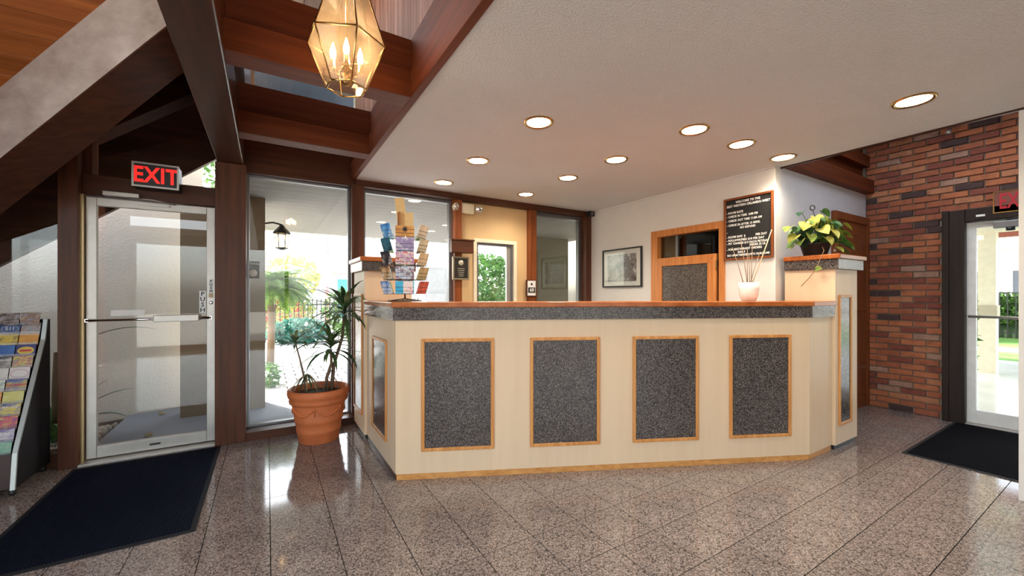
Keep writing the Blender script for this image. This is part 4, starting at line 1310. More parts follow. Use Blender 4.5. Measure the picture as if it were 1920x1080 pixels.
hd.tube([hc + right_cam * 0.022 * math.cos(q) + Vector((0, 0, 0.022 * math.sin(q))) for q in [2 * PI * i / 12 for i in range(12)]], 0.0045, 6, closed=True)
hd.build('hanger', M['black'], po)
MB().box(QX + 0.02, QX + 0.055, QY - 0.135, QY - 0.13, QZ + 0.03, QZ + 0.05).build('plant_tag', M['white'], po)
# ------------------------------------------------------------------ postcard spinner on the counter
SX, SY, SZ = 0.925, 3.135, 1.26
sp = thing('postcard_spinner', (SX, SY, SZ), 'wire postcard spinner standing on the left end of the counter', 'card rack')
wire = plain('dark_wire', (0.10, 0.085, 0.07), 0.35, 0.8)
bs = MB()
bs.tube([(SX + 0.13 * math.cos(q), SY + 0.13 * math.sin(q), SZ + 0.005) for q in [2 * PI * i / 24 for i in range(24)]], 0.004, 6, closed=True)
for k in range(3):
    a = k * PI / 3
    bs.tube([(SX - 0.13 * math.cos(a), SY - 0.13 * math.sin(a), SZ + 0.005), (SX, SY, SZ + 0.022), (SX + 0.13 * math.cos(a), SY + 0.13 * math.sin(a), SZ + 0.005)], 0.004, 6)
bs.build('base', wire, sp)
MB().tube([(SX, SY, SZ + 0.015), (SX, SY, SZ + 0.60)], 0.007, 8).build('pole', M['chrome'], sp)
faz = math.atan2(-0.958, -0.286)
tierz = [1.318, 1.428, 1.538, 1.645, 1.752]
clearp = glassmat('clear_acrylic', (0.93, 0.93, 0.93), 1.49)
cards = {
    (0, 0): ([(0.05, 0.45, 0.75), (0.10, 0.58, 0.85)], 'turquoise and white flower', (0.90, 0.80, 0.78)), (0, 1): ([(0.10, 0.25, 0.60), (0.55, 0.65, 0.85), (0.85, 0.88, 0.9)], 'blue and white lettering', None), (0, -1): ([(0.30, 0.02, 0.02), (0.70, 0.12, 0.06), (0.05, 0.03, 0.03)], 'dark red', None),
    (1, 0): ([(0.40, 0.50, 0.65), (0.78, 0.80, 0.86), (0.15, 0.12, 0.16), (0.70, 0.4, 0.5)], 'pale grey with dark flowers', None), (1, 1): ([(0.30, 0.12, 0.06), (0.75, 0.45, 0.20), (0.85, 0.75, 0.6)], 'orange brown', None), (1, -1): ([(0.35, 0.28, 0.12), (0.60, 0.50, 0.25)], 'olive tan', None),
    (2, 0): ([(0.70, 0.15, 0.20), (0.85, 0.75, 0.65), (0.50, 0.20, 0.45), (0.85, 0.65, 0.5)], 'red and cream figures', None), (2, 1): ([(0.03, 0.03, 0.04), (0.05, 0.04, 0.05), (0.55, 0.48, 0.44)], 'black with a pale face', None), (2, -1): ([(0.55, 0.42, 0.22), (0.80, 0.66, 0.42)], 'golden tan', None),
    (3, 0): ([(0.70, 0.68, 0.70), (0.30, 0.22, 0.45), (0.60, 0.52, 0.62)], 'violet and grey', None), (3, 1): ([(0.03, 0.10, 0.16), (0.04, 0.22, 0.30), (0.02, 0.03, 0.05)], 'dark teal', None), (3, -1): ([(0.50, 0.44, 0.28), (0.72, 0.66, 0.48)], 'sandy green', None),
    (4, 0): ([(0.62, 0.26, 0.06), (0.80, 0.42, 0.14)], 'orange with a black sunburst', None), (4, 1): ([(0.05, 0.22, 0.65), (0.12, 0.45, 0.85), (0.6, 0.75, 0.9)], 'bright blue', None), (4, -1): ([(0.60, 0.50, 0.36), (0.80, 0.74, 0.62)], 'cream brown', None)}
tn = ['bottom tier', 'second tier from below', 'middle tier', 'fourth tier', 'top tier']
sn = {0: 'facing the lobby', 1: 'on the left side', -1: 'on the right side'}
hidden = [(0.20, 0.40, 0.60), (0.60, 0.30, 0.20), (0.30, 0.50, 0.25)]
for ti, z in enumerate(tierz):
    pk = MB()
    for k in range(6):
        a = faz + k * PI / 3
        d = Vector((math.cos(a), math.sin(a), 0)); sd = Vector((-d.y, d.x, 0))
        c0 = Vector((SX, SY, z)) + d * 0.135
        for hgt, o in ((0.0, 0.012), (0.022, 0.018), (0.05, 0.026)):
            pk.tube([c0 + sd * -0.066 + Vector((0, 0, hgt)) + d * o, c0 + sd * 0.066 + Vector((0, 0, hgt)) + d * o], 0.0016, 5)
        for q in (-0.066, 0.066):
            pk.tube([Vector((SX, SY, z)) + d * 0.01, c0 + sd * q, c0 + sd * q + d * 0.026 + Vector((0, 0, 0.05))], 0.0016, 5)
    pk.build('wire_pocket', wire, sp)
    for k in (0, 1, -1, 2, -2, 3):
        a = faz + (k * PI / 3) * -1
        d = Vector((math.cos(a), math.sin(a), 0)); sd = Vector((-d.y, d.x, 0))
        lean = Vector((0, 0, 1)) * 0.95 + d * 0.30
        lean.normalize()
        c0 = Vector((SX, SY, z + 0.003)) + d * 0.142
        nn = sd.cross(lean).normalized()
        w2, hh = 0.068, 0.098 if (ti, k) != (2, 1) else 0.106
        if (ti, k) in ((4, 0),): hh = 0.075
        key = (ti, k)
        nm = cards.get(key)
        cm_ = printmat('card_print_%d_%d' % (ti, k), nm[0] if nm else [hidden[(ti + k) % 3], tuple(min(1, x * 1.6) for x in hidden[(ti + k) % 3])], 15)
        mid = c0 + lean * hh / 2
        mbk = MB().obox(mid, sd, nn, lean, w2, 0.003, hh / 2)
        if nm:
            lab = '%s postcards, %s %s of spinner' % (nm[1], tn[ti], sn[k])
        else:
            lab = 'postcards in the %s, %s' % (tn[ti], {2: 'turned to the windows on the far left', -2: 'turned to the white wall on the far right', 3: 'at the very back of the spinner'}[k])
        co = mbk.build('postcard', cm_)
        tag(co, lab, 'postcard', 'postcards on the spinner')
        if key == (0, 0):
            MB().obox(mid + sd * 0.024 + d * 0.0045, sd, nn, lean, 0.036, 0.0006, hh / 2 - 0.002).build('white_half', printmat('card_flower', [(0.85, 0.8, 0.76), (0.88, 0.84, 0.8), (0.75, 0.30, 0.35)], 22), co)
        if key == (4, 0):
            sb = MB()
            cc = mid + d * 0.006 + lean * 0.012
            for q in range(12):
                aa = q * PI / 6
                r1, r2 = 0.030, 0.011
                sb.add([cc + (sd * math.cos(aa) + lean * math.sin(aa)) * r1, cc + (sd * math.cos(aa + .26) + lean * math.sin(aa + .26)) * r2, cc, cc + (sd * math.cos(aa - .26) + lean * math.sin(aa - .26)) * r2], [(0, 1, 2, 3)])
            sb.build('sunburst', M['black'], co)
tan = plain('tan_card', (0.70, 0.47, 0.20), 0.6)
fd = Vector((math.cos(faz), math.sin(faz), 0)); fs_ = Vector((-fd.y, fd.x, 0))
hb = Vector((SX, SY, 0))
b1 = MB().obox(hb + fs_ * -0.03 + Vector((0, 0, 1.95)) + fd * 0.03, fs_ + Vector((0, 0, 0.08)), fd, Vector((0, 0, 1)) - fs_ * 0.12, 0.036, 0.005, 0.115).build('header_board', tan, sp, bevel=0.004)
MB().obox(hb + fs_ * 0.03 + Vector((0, 0, 1.895)) + fd * 0.045, fs_, fd, (0, 0, 1), 0.032, 0.005, 0.055).build('header_board', tan, sp)
MB().obox(hb + fs_ * -0.045 + Vector((0, 0, 1.90)) + fd * 0.05, fs_ * 0.4 + fd, fd * 0.4 - fs_, (0, 0, 1), 0.02, 0.004, 0.05).build('header_board', plain('brown_card', (0.42, 0.16, 0.05), 0.6), sp)

# ------------------------------------------------------------------ brochure rack at the left edge
BX = -1.40
rk = thing('brochure_rack', (-1.53, 4.15, 0), 'black brochure rack with a curved silver edge by the left window', 'brochure rack')
fprof = [(3.905, 0.05), (3.935, 0.28), (3.965, 0.34), (4.115, 0.62), (4.32, 0.985), (4.36, 1.13)]
side = fprof + [(4.41, 1.13), (4.41, 0.05)]
MB().xprism(side, BX - 0.02, BX).build('side_panel', M['black_panel'], rk)
MB().xprism(side, -1.665, -1.645).build('side_panel', M['black_panel'], rk)
MB().box(-1.645, BX - 0.02, 4.385, 4.41, 0.05, 1.13).build('back_panel', M['black_panel'], rk)
MB().box(-1.645, BX - 0.02, 3.93, 4.385, 0.05, 0.075).box(-1.645, BX - 0.02, 3.925, 3.945, 0.06, 0.275).build('plinth', plain('plinth_brown', (0.045, 0.022, 0.018), 0.35), rk)
et = MB()
ed = []
for (y, z) in fprof:
    ed.append((y, z))
for i in range(len(ed) - 1):
    (ya, za), (yb, zb) = ed[i], ed[i + 1]
    et.hexa([(BX - 0.016, ya - 0.012, za), (BX + 0.006, ya - 0.012, za), (BX + 0.006, ya + 0.004, za), (BX - 0.016, ya + 0.004, za)],
            [(BX - 0.016, yb - 0.012, zb), (BX + 0.006, yb - 0.012, zb), (BX + 0.006, yb + 0.004, zb), (BX - 0.016, yb + 0.004, zb)])
et.build('silver_edge', plain('silver_edge', (0.55, 0.60, 0.58), 0.4, 0.4), rk)
for cx, cy in ((BX - 0.02, 3.945), (BX - 0.02, 4.36), (-1.655, 3.945), (-1.655, 4.36)):
    cw = MB().lathe([(0.021, -0.011), (0.0225, -0.006), (0.0225, 0.006), (0.021, 0.011)], (cx, cy, 0.0225), 16, axis=(1, 0, 0)).build('caster', M['black'], rk)
    MB().tube([(cx, cy, 0.025), (cx, cy, 0.06)], 0.008, 6).build('caster_stem', M['chrome'], cw)


def front_y(z):
    for (ya, za), (yb, zb) in zip(fprof, fprof[1:]):
        if za <= z <= zb:
            return ya + (yb - ya) * (z - za) / (zb - za)
    return fprof[-1][0]


c_ = lambda *a: a
BRO = {  # (row from top, column from the silver edge): inks, words, word colour, label
    (0, 0): ([(0.35, 0.40, 0.48), (0.30, 0.18, 0.12), (0.55, 0.42, 0.32)], '', None, 'castle photograph, top row beside the silver edge'),
    (0, 1): ([(0.06, 0.05, 0.06), (0.28, 0.22, 0.18), (0.45, 0.46, 0.52)], '', None, 'dark city photograph, top row second from the edge'),
    (1, 0): ([(0.25, 0.30, 0.42), (0.50, 0.46, 0.44), (0.35, 0.25, 0.22)], '', None, 'blue grey landscape, second row beside the edge'),
    (1, 1): ([(0.05, 0.10, 0.28), (0.10, 0.17, 0.36)], '511', 'white', 'navy with 511 in a white ring'),
    (2, 0): ([(0.75, 0.30, 0.02), (0.85, 0.42, 0.05)], '', None, 'plain orange, third row beside the edge'),
    (2, 1): ([(0.75, 0.52, 0.05), (0.82, 0.62, 0.10), (0.25, 0.16, 0.05)], '', None, 'yellow, third row second from the edge'),
    (3, 0): ([(0.03, 0.03, 0.18), (0.06, 0.05, 0.22)], '', None, 'dark blue with a yellow oval'),
    (3, 1): ([(0.03, 0.13, 0.45), (0.06, 0.20, 0.55)], '', None, 'royal blue, fourth row second from the edge'),
    (4, 0): ([(0.35, 0.45, 0.08), (0.75, 0.65, 0.25), (0.60, 0.15, 0.10), (0.25, 0.45, 0.40)], '', None, 'many coloured green and yellow, fifth row'),
    (4, 1): ([(0.02, 0.02, 0.02), (0.30, 0.28, 0.26), (0.70, 0.68, 0.64)], 'GATORLAND', 'white', 'black and white with a reptile photograph'),
    (5, 0): ([(0.78, 0.74, 0.74), (0.82, 0.80, 0.80)], '', None, 'white with a red oval'),
    (5, 1): ([(0.72, 0.72, 0.68), (0.80, 0.80, 0.76)], '', None, 'plain white, sixth row second from the edge'),
    (6, 0): ([(0.03, 0.08, 0.35), (0.70, 0.52, 0.08)], 'FLEA MARKET', 'red', 'blue and yellow lettered FLEA MARKET'),
    (6, 1): ([(0.70, 0.74, 0.66), (0.80, 0.82, 0.76), (0.20, 0.35, 0.22)], '', None, 'white and green, seventh row second from the edge'),
    (7, 0): ([(0.60, 0.58, 0.10), (0.74, 0.70, 0.25)], '', None, 'lime yellow, eighth row beside the edge'),
    (7, 1): ([(0.80, 0.60, 0.05), (0.70, 0.10, 0.04), (0.85, 0.7, 0.2)], '', None, 'yellow and red, eighth row second from the edge'),
    (8, 0): ([(0.03, 0.06, 0.30), (0.75, 0.60, 0.06), (0.06, 0.10, 0.40)], 'REAL WILD', 'white', 'blue and yellow lettered REAL WILD'),
    (8, 1): ([(0.02, 0.18, 0.50), (0.04, 0.28, 0.60)], '', None, 'bright blue, ninth row second from the edge'),
    (9, 0): ([(0.60, 0.45, 0.15), (0.60, 0.06, 0.06), (0.22, 0.05, 0.22)], '', None, 'gold and red, tenth row beside the edge'),
    (9, 1): ([(0.70, 0.52, 0.15), (0.35, 0.08, 0.12)], '', None, 'tan and maroon, tenth row second from the edge'),
    (10, 0): ([(0.14, 0.06, 0.32), (0.60, 0.58, 0.60), (0.20, 0.10, 0.40)], 'YOUR BODY', 'white', 'purple lettered YOUR BODY'),
    (10, 1): ([(0.60, 0.60, 0.58), (0.30, 0.16, 0.45)], '', None, 'grey and violet, eleventh row second from the edge'),
    (11, 0): ([(0.10, 0.35, 0.22), (0.30, 0.50, 0.35)], '', None, 'green, bottom row beside the edge'),
    (11, 1): ([(0.12, 0.30, 0.18), (0.60, 0.62, 0.55)], '', None, 'green and white, bottom row second from the edge')}
acry = glassmat('smoky_acrylic', (0.80, 0.80, 0.82), 1.49)
CW = 0.102
redl = plain('red_ink', (0.62, 0.05, 0.04), 0.4)
for r in range(12):
    zb = 1.10 - r * 0.0755                      # visible foot of this row
    yb_ = front_y(min(zb, 1.12)) + 0.012 if r else 4.335
    if r:
        pk = MB()
        pk.box(-1.645, BX - 0.028, yb_ - 0.010, yb_ - 0.007, zb - 0.008, zb + 0.020)
        pk.box(-1.645, BX - 0.028, yb_ - 0.010, min(yb_ + 0.05, 4.385), zb - 0.010, zb - 0.007)
        pk.build('pocket', acry, rk)
    for cidx in range(2):
        inks, words, wc, lab = BRO[(r, cidx)]
        xb = BX - 0.032 - cidx * CW
        xa = xb - CW + 0.006
        hgt = 0.088
        lean = Vector((0, 0.30, 1)).normalized()
        nn = Vector((0, -1, 0.30)).normalized()
        yo = yb_ + 0.002
        mid = Vector(((xa + xb) / 2, yo, zb - 0.004)) + lean * hgt / 2
        co = MB().obox(mid, (1, 0, 0), nn, lean, (xb - xa) / 2, 0.0025, hgt / 2).build('brochure', printmat('brochure_ink_%d_%d' % (r, cidx), inks, 20 if not words else 9, (1, 1, 2)))
        tag(co, 'brochure, ' + lab, 'brochure', 'brochures in the rack')
        rt = Euler((PI / 2 - math.atan(0.30), 0, 0))
        if words:
            sz = 0.036 if words == '511' else 0.0175 if words == 'GATORLAND' else 0.016
            pos = mid + nn * 0.0032 + lean * (0.004 if words in ('511', 'FLEA MARKET') else 0.020 if words != 'YOUR BODY' else 0.012)
            text('lettering', words, sz, pos, None, M['white'] if wc == 'white' else redl, co, bold=0.0008, depth=0.0003, squeeze=0.85, rot=rt)
        if (r, cidx) in ((3, 0), (5, 0), (1, 1)):
            el = MB()
            cc = mid + nn * 0.003
            ring_ = [cc + Vector((1, 0, 0)) * 0.041 * math.cos(q) + lean * 0.028 * math.sin(q) for q in [2 * PI * i / 20 for i in range(20)]]
            if (r, cidx) == (3, 0):
                el.add(ring_, [tuple(range(20))])
                el.build('oval', plain('yellow_ink', (0.78, 0.58, 0.10), 0.4), co)
                MB().obox(mid + nn * 0.0034, (1, 0, 0), nn, lean, 0.028, 0.0002, 0.007).build('oval_band', redl, co)
            else:
                el.tube(ring_, 0.0012, 4, closed=True)
                el.build('oval', redl if r == 5 else M['white'], co)
# ------------------------------------------------------------------ outdoors
struct(MB().box(-30, 60, -30, 60, -0.30, -0.16).build('ground', M['ground']), 'bare ground around the building')
struct(MB().box(-1.305, 9, 4.58, 6.45, -0.15, -0.02).build('floor_walk', M['concrete']), 'concrete walk outside the windows')
# stucco garden wall beyond the exit door
wd = Vector((0.654, 0.211, 0)).normalized(); wnm = Vector((-wd.y, wd.x, 0))
g0 = Vector((-1.54, 5.917, 0)) - wd * 3.2; g1 = Vector((-0.886, 6.128, 0)) + wd * 0.22
struct(MB().prism([(g0.x, g0.y), (g1.x, g1.y), ((g1 + wnm * 0.2).x, (g1 + wnm * 0.2).y), ((g0 + wnm * 0.2).x, (g0 + wnm * 0.2).y)], -0.15, 4.2).build('wall_garden', M['stucco_out']), 'rough stucco wall outside the exit door')
struct(MB().box(-0.80, -0.02, 5.56, 5.86, -0.15, 2.46).build('wall_pier', M['stucco_tan']), 'tan stucco pier under the canopy')
# barge board of the roof
struct(MB().yprism([(-2.9, 3.021 - 0.784 * 2.9), (-0.2, 3.021 - 0.784 * 0.2), (-0.2, roof2(-0.2) + 0.1), (-2.9, roof2(-2.9) + 0.1)], RY, RY + 0.06).build('trim_60', M['wood_dark_x']), 'deep dark barge board of the roof outside')
struct(MB().box(-3.0, -2.9, 4.58, 5.4, -0.15, 2.2).build('wall_light_stop', M['stucco_out']), 'added unseen wall holding back light from the left of the exit door')  # added out of view to shut light out of the court
# gravel bed, loose stones
gm = MB()
rg = random.Random(9)
struct(MB().box(-4.2, -1.31, 4.58, 6.0, -0.15, -0.05).build('floor_gravel_bed', M['soil']), 'gravel bed beside the walk')
for k in range(900):
    x, y = rg.uniform(-2.0, -1.34), rg.uniform(4.62, 5.70)
    r_ = rg.uniform(0.014, 0.034)
    q = [(x + r_ * rg.uniform(.7, 1.1) * math.cos(a), y + r_ * rg.uniform(.7, 1.1) * math.sin(a)) for a in (0.2, 1.3, 2.4, 3.4, 4.4, 5.5)]
    gm.hexa([(a, b, -0.055) for a, b in q], [(x + (a - x) * .6, y + (b - y) * .6, -0.05 + r_ * 1.1) for a, b in q])
tag(gm.build('gravel', stucco('river_gravel', (0.40, 0.36, 0.30), 18, 0.3, 0.8, 0.45)), 'loose river gravel in the bed outside the exit door', 'gravel', kind='stuff')
# canopy
cpy = thing('entrance_canopy', (2.2, 6.4, 2.45), 'pale boarded canopy roof outside the windows', 'canopy')
MB().box(-0.35, 5.6, 4.6, 8.32, 2.475, 2.66).build('roof_slab', M['stucco_out'], cpy)
cpm = plain('canopy_board', (0.26, 0.245, 0.225), 0.7, var=0.1, scale=3)
cpme = rawmesh('soffit_board', MB().box(-2.97, 2.97, -0.1, 0.1, -0.012, 0.012), cpm)
for k in range(18):
    share('soffit_board', cpme, (2.62, 4.70 + k * 0.2045, 2.462), cpy)
MB().box(-0.35, 5.6, 8.30, 8.36, 2.44, 2.70).build('fascia', M['white'], cpy)
# slate blue mansard seen through the clerestory, made taller to block the sun
struct(MB().hexa([(-0.4, 4.9, 2.66), (5.6, 4.9, 2.66), (5.6, 5.0, 2.66), (-0.4, 5.0, 2.66)], [(-0.4, 5.35, 6.0), (5.6, 5.35, 6.0), (5.6, 5.45, 6.0), (-0.4, 5.45, 6.0)]).build('wall_mansard', plain('slate_metal', (0.040, 0.055, 0.068), 0.6, spec=0.2)), 'slate blue roof slope outside the clerestory')
# pavers
pv_ = struct(MB().box(-1.3, 6.0, 6.45, 13.2, -0.15, -0.045).build('floor_paving', M['ground']), 'pale brick paving of the drive')
pvm = []
for k in range(3):
    pvm.append(rawmesh('paver', MB().hexa([(-0.145, -0.095, -0.03), (0.145, -0.095, -0.03), (0.145, 0.095, -0.03), (-0.145, 0.095, -0.03)], [(-0.140, -0.090, 0.012), (0.140, -0.090, 0.012), (0.140, 0.090, 0.012), (-0.140, 0.090, 0.012)]),
                       plain('paver_%d' % k, [(0.42, 0.41, 0.40), (0.36, 0.35, 0.345), (0.46, 0.44, 0.42)][k], 0.8, var=0.1, bmp=0.2)))
rv = random.Random(2)
rest_p = MB()
np_ = 0
for j in range(33):
    for i in range(23):
        x = -1.1 + i * 0.30 + (0.15 if j % 2 else 0)
        y = 6.56 + j * 0.20
        ratio = x / y
        if -0.045 < ratio < 0.175 and np_ < 300:
            share('paver', pvm[rv.randrange(3)], (x, y, -0.035), pv_); np_ += 1
        else:
            rest_p.box(x - 0.143, x + 0.143, y - 0.093, y + 0.093, -0.05, -0.024)
tag(rest_p.build('paver_field', pvm[0].materials[0], pv_), kind='stuff')
# wall lantern on the pier
wlx, wly = 0.155, 5.70
wl_ = thing('wall_lantern', (wlx, wly, 1.85), 'dark coach lantern on a bracket at the tan stucco pier', 'lantern')
MB().tube([(-0.03, wly, 2.17), (0.06, wly, 2.19), (wlx, wly, 2.17)], 0.010, 8).build('bracket', M['black'], wl_)
MB().lathe([(0.018, 2.17), (0.045, 2.13), (0.10, 2.07), (0.102, 2.06)], (wlx, wly, 0), 6, smooth=False).build('hood', M['black'], wl_)
MB().lathe([(0.078, 2.06), (0.062, 1.89)], (wlx, wly, 0), 6, smooth=False, cap=False).build('glass', M['glass_lamp'], wl_)
MB().lathe([(0.066, 1.89), (0.07, 1.88), (0.03, 1.86)], (wlx, wly, 0), 6, smooth=False).build('foot', M['black'], wl_)
fr = MB()
for k in range(6):
    a = k * PI / 3
    fr.tube([(wlx + 0.079 * math.cos(a), wly + 0.079 * math.sin(a), 2.06), (wlx + 0.063 * math.cos(a), wly + 0.063 * math.sin(a), 1.89)], 0.004, 5)
fr.build('cage', M['black'], wl_)
MB().lathe([(0.012, 1.89), (0.014, 1.96), (0.020, 1.99), (0.008, 2.03)], (wlx, wly, 0), 10).build('bulb', emit('coach_bulb', (1.0, 0.72, 0.4), 8.0), wl_)

# plants outside
GR = [leafmat('palm_frond', (0.045, 0.12, 0.012), (0.15, 0.26, 0.03)), leafmat('shrub_leaf', (0.05, 0.13, 0.03), (0.16, 0.28, 0.07)), leafmat('shrub_yellow', (0.22, 0.27, 0.05), (0.48, 0.48, 0.14)), leafmat('tree_leaf', (0.03, 0.10, 0.025), (0.12, 0.24, 0.05)), leafmat('blue_green_leaf', (0.03, 0.14, 0.11), (0.08, 0.25, 0.18))]
rp_ = random.Random(17)


def frond(base, az, el, L, droop, mat, parent):
    """feather leaf: rachis with leaflets, one mesh"""
    mb = MB()
    p = Vector(base); h = Vector((math.cos(az), math.sin(az), 0)); side = Vector((-h.y, h.x, 0))
    e = el
    N_ = 14
    pts = []
    for i in range(N_):
        d = h * math.cos(e) + Vector((0, 0, 1)) * math.sin(e)
        pts.append(p.copy())
        if i > 1:
            ll = 0.26 * L * math.sin(PI * (i / N_) ** 0.8 * 0.95 + 0.12) + 0.03
            for sg in (-1, 1):
                for sub in (0, 0.5):
                    b = p + d * (L / N_) * sub
                    t = b + (side * sg + d * 0.55 + Vector((0, 0, -0.25))).normalized() * ll
                    w_2 = d * 0.018
                    mb.add([b - w_2, b + w_2, t], [(0, 1, 2)])
        p = p + d * (L / N_)
        e -= droop / N_
    mb.tube(pts, 0.006, 4)
    return mb.build('frond', mat, parent)


def palm(x, y, h, nf, L, label, tr=0.07):
    t = thing('palm_plant', (x, y, -0.1), label, 'palm')
    MB().tube([(x, y, -0.12), (x + 0.02, y, h * 0.5), (x, y, h)], [tr, tr * 0.9, tr * 0.8], 10).build('trunk', M['bark'], t)
    for k in range(nf):
        az = k * 2.399
        frond((x, y, h), az, 1.15 - 1.1 * k / nf, L * rp_.uniform(0.85, 1.1), rp_.uniform(1.2, 1.9), GR[0], t)
    return t


palm(0.05, 8.8, 1.42, 48, 0.95, 'bright green feathery palm outside beside the tan pier')


def shrub(name, x, y, rx, ry, h, n_, mat, label, cat='shrub', z0=-0.1, trunk=None, leaf=0.06):
    t = thing(name, (x, y, z0), label, cat)
    mb = MB()
    for k in range(n_):
        a = rp_.uniform(0, 2 * PI); u = rp_.uniform(-1, 1); r_ = rp_.uniform(0.45, 1) ** 0.5
        q = math.sqrt(1 - u * u)
        c = Vector((x + rx * r_ * q * math.cos(a), y + ry * r_ * q * math.sin(a), z0 + (trunk or 0) + h / 2 + h / 2 * r_ * u))
        d = Vector((rp_.uniform(-1, 1), rp_.uniform(-1, 1), rp_.uniform(-0.5, 1))).normalized()
        s_ = d.cross(Vector((rp_.uniform(-1, 1), rp_.uniform(-1, 1), rp_.uniform(-1, 1)))).normalized()
        l = leaf * rp_.uniform(0.7, 1.3)
        mb.add([c - d * l, c + s_ * l * 0.45, c + d * l, c - s_ * l * 0.45], [(0, 1, 2, 3)])
    mb.build('foliage', mat, t)
    st_ = MB()
    zt = z0 + (trunk or 0)
    for k in range(5):
        a = k * 1.257
        st_.tube([(x, y, z0), (x + rx * 0.06 * math.cos(a), y + ry * 0.06 * math.sin(a), zt + h * 0.1), (x + rx * 0.5 * math.cos(a), y + ry * 0.5 * math.sin(a), zt + h * 0.6)], [0.03 if not trunk else 0.09, 0.02, 0.008], 6)
    st_.build('stems', M['bark'], t)
    return t


shrub('shrub', 0.75, 12.5, 0.8, 0.4, 0.75, 900, GR[4], 'blue green low shrub outside in front of the iron fence, nearest the palm', leaf=0.09)
shrub('shrub', 2.5, 12.6, 0.8, 0.4, 0.8, 900, GR[1], 'green low shrub outside in front of the iron fence, right of the blue green one', leaf=0.08)
shrub('shrub', 0.45, 14.2, 0.9, 0.5, 1.6, 900, GR[2], 'yellow green shrub rising behind the iron fence', leaf=0.09)
shrub('shrub', 2.5, 14.4, 1.0, 0.5, 1.7, 900, GR[1], 'mixed green shrub behind the iron fence by the pink pole', leaf=0.09)
shrub('garden_tree', 0.9, 19.5, 1.1, 1.1, 1.9, 700, GR[2], 'pale yellow green tree far behind the iron fence', 'tree', trunk=1.2, leaf=0.13)
shrub('garden_tree', 7.2, 13.6, 1.5, 1.2, 2.2, 2200, GR[3], 'dark green tree seen through the service window', 'tree', trunk=0.75, leaf=0.13)
shrub('garden_tree', -1.05, 11.0, 0.6, 0.6, 3.2, 900, GR[1], 'leafy tree seen through the transom over the exit door', 'tree', trunk=2.0, leaf=0.09)
shrub('shrub', 0.02, 6.9, 0.16, 0.25, 0.42, 260, GR[1], 'small green shrub at the foot of the tan pier outside', leaf=0.045)
# strap leaved plant beyond the left door post
sl = thing('strap_leaf_plant', (-1.62, 5.25, -0.06), 'dark teal strap leaved plant outside left of the exit door', 'plant')
for k in range(14):
    az = k * 2.399 + 0.3
    if 0.2 < (az % (2 * PI)) < 0.9: pass
    blade(MB(), (-1.62, 5.15, 0.0), az, 1.3 - 0.2 * (k % 3), (0.75 + 0.55 * ((k * 7) % 5) / 5) * (0.55 if abs(math.sin(az)) > 0.35 else 0.85), 0.028, 1.0 + 0.35 * (k % 3), seg=9).build('leaf', GR[4] if k % 2 else GR[3], sl)
blade(MB(), (-1.60, 5.15, 0.75), 0.1, 0.75, 0.75, 0.03, 1.3, seg=9).build('leaf', GR[3], sl)
MB().tube([(-1.62, 5.25, -0.06), (-1.61, 5.17, 0.4), (-1.60, 5.15, 0.8)], [0.03, 0.025, 0.015], 8).build('stem', M['bark'], sl)

# iron fence
fe = thing('iron_fence', (2.0, 13.4, -0.16), 'black iron picket fence outside behind the low shrubs', 'fence')
pk_me = rawmesh('picket', MB().box(-0.011, 0.011, -0.011, 0.011, 0, 1.28).hexa([(-0.018, -0.018, 1.28), (0.018, -0.018, 1.28), (0.018, 0.018, 1.28), (-0.018, 0.018, 1.28)], [(-0.002, -0.002, 1.36), (0.002, -0.002, 1.36), (0.002, 0.002, 1.36), (-0.002, 0.002, 1.36)]), M['black'])
for k in range(46):
    share('picket', pk_me, (-1.0 + k * 0.12, 13.4, -0.16), fe)
for z in (0.02, 0.98):
    MB().box(-1.0, 4.4, 13.385, 13.415, z, z + 0.03).build('rail', M['black'], fe)
fw = thing('white_railing', (7.0, 10.6, -0.16), 'white picket railing seen through the service window', 'railing')
pw_me = rawmesh('baluster', MB().box(-0.015, 0.015, -0.015, 0.015, 0, 1.05), M['white'])
for k in range(26):
    share('baluster', pw_me, (4.9 + k * 0.12, 10.6, -0.16), fw)
MB().box(4.85, 8.0, 10.58, 10.62, 0.86, 0.91).build('rail', M['white'], fw)
# pole, building, white wall, car
pole = MB().lathe([(0.09, -0.16), (0.075, 0.05), (0.07, 6.5)], (1.86, 16, 0), 12).build('sign_pole', plain('pink_painted_steel', (0.62, 0.28, 0.28), 0.5))
tag(pole, 'pinkish red steel pole outside beyond the fence', 'pole')
bl = thing('street_building', (3.5, 24, -0.16), 'pale building with a pink roof far across the street', 'building')
MB().box(-3, 9, 23, 27, -0.16, 2.5).build('wall', M['white'], bl)
MB().xprism([(22.4, 2.4), (27.6, 2.4), (25, 3.6)], -3.4, 9.4).build('roof', plain('pink_roof', (0.60, 0.36, 0.32), 0.8), bl)
MB().box(3.2, 4.4, 22.94, 23.0, 0.1, 2.1).build('door', plain('teal_door', (0.10, 0.42, 0.42), 0.5), bl)
for xx in (-1.5, 0.6, 5.6):
    MB().box(xx, xx + 1.1, 22.95, 23.0, 0.9, 1.9).build('window', plain('far_window', (0.12, 0.15, 0.18), 0.2), bl)
rc = thing('parked_car', (0.2, 16.6, -0.16), 'red parked car outside behind the fence', 'car')
MB().xprism([(16.1, 0.05), (17.5, 0.05), (17.5, 0.55), (17.3, 0.62), (17.0, 1.12), (16.5, 1.12), (16.2, 0.62), (16.1, 0.55)], -1.6, 1.2).build('body', plain('red_car_paint', (0.55, 0.03, 0.03), 0.25), rc, bevel=0.05)
for xx in (-1.1, 0.8):
    MB().lathe([(0.26, -0.1), (0.30, -0.06), (0.30, 0.06), (0.26, 0.1)], (xx, 16.15, 0.14), 16, axis=(0, 1, 0)).build('wheel', M['black'], rc)
